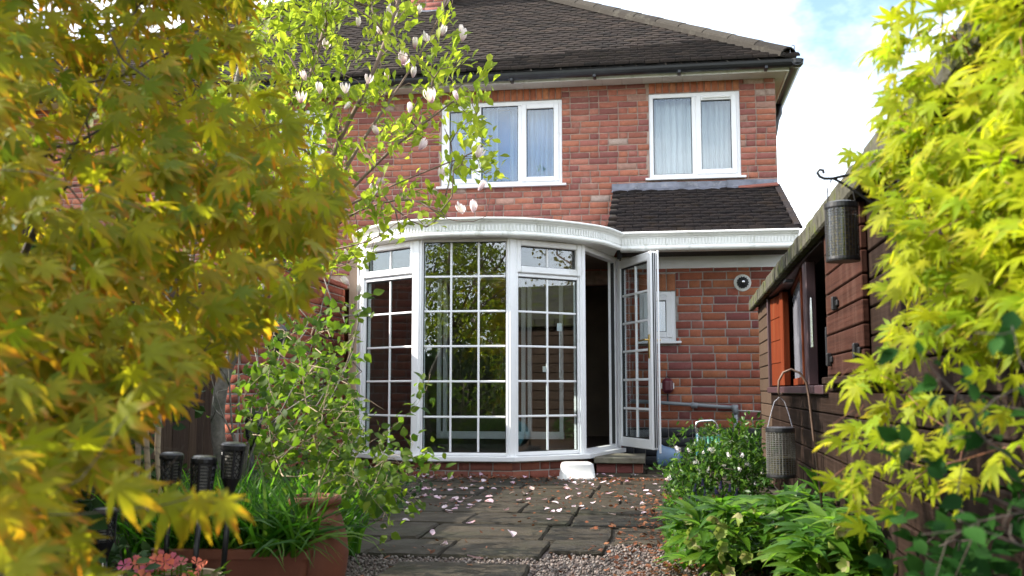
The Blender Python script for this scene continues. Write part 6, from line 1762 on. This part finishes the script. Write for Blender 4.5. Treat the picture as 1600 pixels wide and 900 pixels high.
# ---- grape hyacinths
gh = thing('grape_hyacinth', 'clump of purple grape hyacinths at the foot of the white-flowered bush', 'flowers', (.3, 5.9, 0))
gx_ = [(1085, 768), (1102, 775), (1120, 772), (1126, 764), (1140, 768), (1110, 785), (1135, 785), (1090, 783), (1150, 775), (1075, 785), (1098, 760)]
mb = MB()
def spike_tpl():
    vs = []; fs = []
    for k in range(40):
        t = k / 40; a = k * 2.4; r_ = .17 * (1 - t * .75); c = Vector((r_ * math.cos(a), t, r_ * math.sin(a))); b = len(vs); s_ = .085 * (1 - .5 * t)
        vs += [c + Vector(d) * s_ for d in ((1, 0, 0), (0, 1, 0), (0, 0, 1), (-1, 0, 0), (0, -1, 0), (0, 0, -1))]
        fs += [(b + i, b + j, b + l) for i, j, l in ((0, 1, 2), (1, 3, 2), (3, 4, 2), (4, 0, 2), (1, 0, 5), (3, 1, 5), (4, 3, 5), (0, 4, 5))]
    return [tuple(v) for v in vs], fs
pos = np.array([np.array(W(x, y, 5.8)) for x, y in gx_])
for p in pos: mb.tube([(p[0], p[1], 0), tuple(p)], .0025, 4)
mb.build('stalk', M['grass'], gh)
scatter('flower_spike', 'spikes', *spike_tpl(), frames(pos, np.tile([0, 0, 1.], (len(pos), 1)) + RNG.normal(0, .12, (len(pos), 3)), np.tile([0, -1., 0], (len(pos), 1)), np.full(len(pos), .045)), M['purple'], gh)
grass(gh, lambda n: np.stack([RNG.uniform(.12, .52, n), RNG.uniform(5.3, 6.1, n), np.zeros(n)], 1), 420, .10, .24, .45, bend=1.5)

# ---- hellebores: long leaves and greenish flowers
hb_specs = [((.30, 4.35), 'hellebore clump with pale green flowers at the gravel edge', [(1062, 800), (1180, 785), (1240, 800), (1250, 905), (1080, 905)], (4.0, 4.7), 120, 50),
            ((.55, 4.6), 'hellebore clump with broad dark fingers of leaves against the shed', [(1170, 790), (1220, 775), (1300, 778), (1290, 850), (1200, 860)], (4.3, 5.0), 90, 8),
            ((.62, 3.8), 'hellebore clump spreading at the foot of the shed by the crook', [(1250, 830), (1330, 800), (1440, 860), (1480, 905), (1240, 905)], (3.5, 4.1), 120, 26)]
for (bx, by), lab, poly, (ya, yb), nl, nf in hb_specs:
    hb = thing('hellebore', lab, 'hellebore', (bx, by, 0), 'hellebores in the right-hand bed')
    tg = sample_crown(poly, nl, ya, yb)
    mb = MB(); pos = []; ax = []; nr = []; sz = []
    for t in tg:
        c = np.array([bx + RNG.normal(0, .08), by + RNG.normal(0, .08), 0.]); m_ = c * .5 + t * .5; m_[2] = t[2] * .9
        mb.tube([c, m_, t], [.004, .003, .0025], 4)
        h = unit(np.array([t[0] - bx, t[1] - by, .0]) + RNG.normal(0, .25, 3)); k = 5
        for j in range(k):
            a = (j - 2) * .55 + RNG.normal(0, .1); d = np.array([h[0] * math.cos(a) - h[1] * math.sin(a), h[0] * math.sin(a) + h[1] * math.cos(a), RNG.normal(.42, .22)])
            pos.append(t); ax.append(d); nr.append(np.array([0, -.25, 1.]) + RNG.normal(0, .15, 3)); sz.append(RNG.uniform(.11, .175) * (1 - .1 * abs(j - 2)))
    mb.build('stalk', M['leaf_climber'], hb)
    scatter('leaf', 'foliage', *ovate_tpl(.135, .5, .05, -.5, 6, .02)[:2], frames(np.array(pos), np.array(ax), np.array(nr), sz), M['leaf_hellebore'], hb, limit=150)
    tg = sample_crown([(x, y + 12) for x, y in poly], nf, ya - .2, yb - .2); pos = []; ax = []; nr = []; sz = []
    for t in tg:
        d0 = unit(np.array([RNG.normal(0, .5), RNG.normal(-.7, .3), RNG.normal(-.15, .3)])); o_ = unit(np.cross(d0, [0, 0, 1.])); o2_ = np.cross(o_, d0)
        for j in range(5):
            a = 2 * math.pi * j / 5; rad = o_ * math.cos(a) + o2_ * math.sin(a); pos.append(t); ax.append(rad + d0 * .55); nr.append(d0 - rad * .4); sz.append(RNG.uniform(.026, .036))
    scatter('sepal', 'sepals', *ovate_tpl(.40, .5, .12, .15, 4, 0)[:2], frames(np.array(pos), np.array(ax), np.array(nr), sz), M['sepal'], hb, limit=150)
# low ferny greens between the bush and the gravel
gc = MB(); n = 3600
pos = np.stack([RNG.normal(.17, .13, n), RNG.uniform(4.2, 6.2, n), RNG.uniform(0, .10, n)], 1); pos = pos[pos[:, 0] > .02]; n = len(pos)
o = bpy.data.objects.new('ground_cover', merged('ground_cover', *ovate_tpl(.3, .5, .05, -.2, 3, .05)[:2], frames(pos, RNG.normal(0, .7, (n, 3)) + np.array([0, 0, .4]), np.tile([0, -.2, 1.], (n, 1)) + RNG.normal(0, .3, (n, 3)), RNG.uniform(.018, .042, n)), M['leaf_hellebore'])); C.objects.link(o); o['kind'] = 'stuff'
n = 3200
pos = np.stack([RNG.uniform(-3.1, -1.5, n), RNG.uniform(2.6, 6.8, n), RNG.uniform(0, .22, n)], 1)
o = bpy.data.objects.new('ground_cover', merged('ground_cover', *ovate_tpl(.3, .5, .05, -.2, 3, .05)[:2], frames(pos, RNG.normal(0, .7, (n, 3)) + np.array([0, 0, .4]), np.tile([0, -.2, 1.], (n, 1)) + RNG.normal(0, .3, (n, 3)), RNG.uniform(.03, .06, n)), M['leaf_hedge'])); C.objects.link(o); o['kind'] = 'stuff'

# ---- fence and evergreen along the left boundary
fe = thing('board_fence', 'dark vertical board fence glimpsed behind the maple', 'fence', (-3.4, 3.5, 0))
fp = Pl((-3.35, 1.4), (0, 1))
for k in range(48):
    mb = MB(); fp.box(mb, k * .123 + .003, k * .123 + .12, random.uniform(-.004, .002), .02, .03, 1.62 + random.uniform(-.008, .008), .003); mb.build('board', M['fence'], fe)
mb = MB(); fp.box(mb, 0, 5.9, .021, .07, .4, .48); fp.box(mb, 0, 5.9, .021, .07, 1.3, 1.38); mb.build('rail', M['fence'], fe)
def blob_tree(name, label, cat, x, y, h, r_, nl, m, lsz, trunk_m, group=None, zlo=.3, per=(34, 50), tr=.09, pen=.1, seed_dirs=5):
    t = thing(name, label, cat, (x, y, 0), group)
    T = Tree(); T.limb([(x, y, -.05), (x + .05, y, h * .18), (x - .03, y + .04, h * .38), (x + .02, y, h * .6)], sub=3); nb = len(T.P) - 1
    pts = []
    while len(pts) < nl:
        p = RNG.uniform(-1, 1, 3)
        if np.linalg.norm(p) < 1 and np.linalg.norm(p) > .25: pts.append([x + p[0] * r_, y + p[1] * r_, h * (zlo + (1 - zlo) * (p[2] * .5 + .5))])
    pts = np.array(pts); tips = T.grow(pts, pen=pen, gap=.4)
    T.build('branch', trunk_m, t, .006, tr, .5, 5, trunk=1)
    pos, ax, nr, sz = cluster_leaves(T, tips, per, .2, np.array([0, 0, .05]), np.array([0, 0, .5]), .8, lsz, r_ * .13, .5)
    o = bpy.data.objects.new('foliage', merged('foliage', *ovate_tpl(.34, .5, .06, -.2, 3, 0)[:2], frames(pos, ax, nr, sz), m)); C.objects.link(o); attach(o, t); o['kind'] = 'stuff'
    return t
blob_tree('evergreen_shrub', 'dark evergreen shrub filling the shade behind the left-hand maple', 'shrub', -2.55, 2.75, 1.55, .75, 110, M['leaf_hedge'], (.06, .10), M['bark_dark'], zlo=.05, per=(20, 30))
blob_tree('evergreen_shrub', 'low dark shrub filling the gap between the torches and the pale trunk', 'shrub', -2.75, 4.35, 1.3, .55, 80, M['leaf_hedge'], (.05, .085), M['bark_dark'], zlo=.05, per=(18, 26))
# trees behind the viewpoint: they show only as reflections in the bow window
blob_tree('garden_tree', 'branchy green tree mirrored in the upper left of the centre bay panes', 'tree', -6.2, -6.0, 6.6, 2.3, 150, M['leaf_tree'], (.055, .10), M['bark_brown'], 'trees mirrored in the bow window', tr=.16)
blob_tree('garden_tree', 'green tree mirrored in the middle of the centre bay panes', 'tree', -3.4, -8.2, 5.4, 2.0, 130, M['leaf_tree'], (.055, .10), M['bark_brown'], 'trees mirrored in the bow window', tr=.14)
blob_tree('golden_tree', 'yellowish tree mirrored low at the right of the centre bay panes', 'tree', -2.2, -3.4, 2.5, .8, 80, M['leaf_gold'], (.06, .12), M['bark_brown'], tr=.06, zlo=.12)
blob_tree('garden_tree', 'dark tree mirrored behind the others in the centre bay panes', 'tree', -8.6, -9.5, 7.5, 2.6, 130, M['leaf_hedge'], (.09, .14), M['bark_brown'], 'trees mirrored in the bow window', tr=.18)
blob_tree('ochre_tree', 'ochre-leaved tree mirrored above the shed roof in the right bay panes', 'tree', 7.5, 7.2, 6.0, 2.4, 150, M['leaf_willow'], (.05, .09), M['bark_brown'], tr=.15)
hd = thing('garden_hedge', 'dark hedge mirrored along the bottom of the bay panes', 'hedge', (-3.5, -11, 0))
n = 7000; pos = np.stack([RNG.uniform(-12, 5, n), RNG.uniform(-11.6, -10.4, n), RNG.uniform(0, 1.9, n)], 1)
o = bpy.data.objects.new('foliage', merged('foliage', *ovate_tpl(.34, .5, .06, -.2, 3, 0)[:2], frames(pos, RNG.normal(0, 1, (n, 3)), RNG.normal(0, 1, (n, 3)), RNG.uniform(.12, .22, n)), M['leaf_hedge'])); C.objects.link(o); attach(o, hd); o['kind'] = 'stuff'
mb = MB()
for k in range(9): mb.tube([(-11.5 + 2 * k, -11, -.05), (-11.5 + 2 * k, -11, 1.5)], [.06, .02], 6)
mb.build('stem', M['bark_dark'], hd)
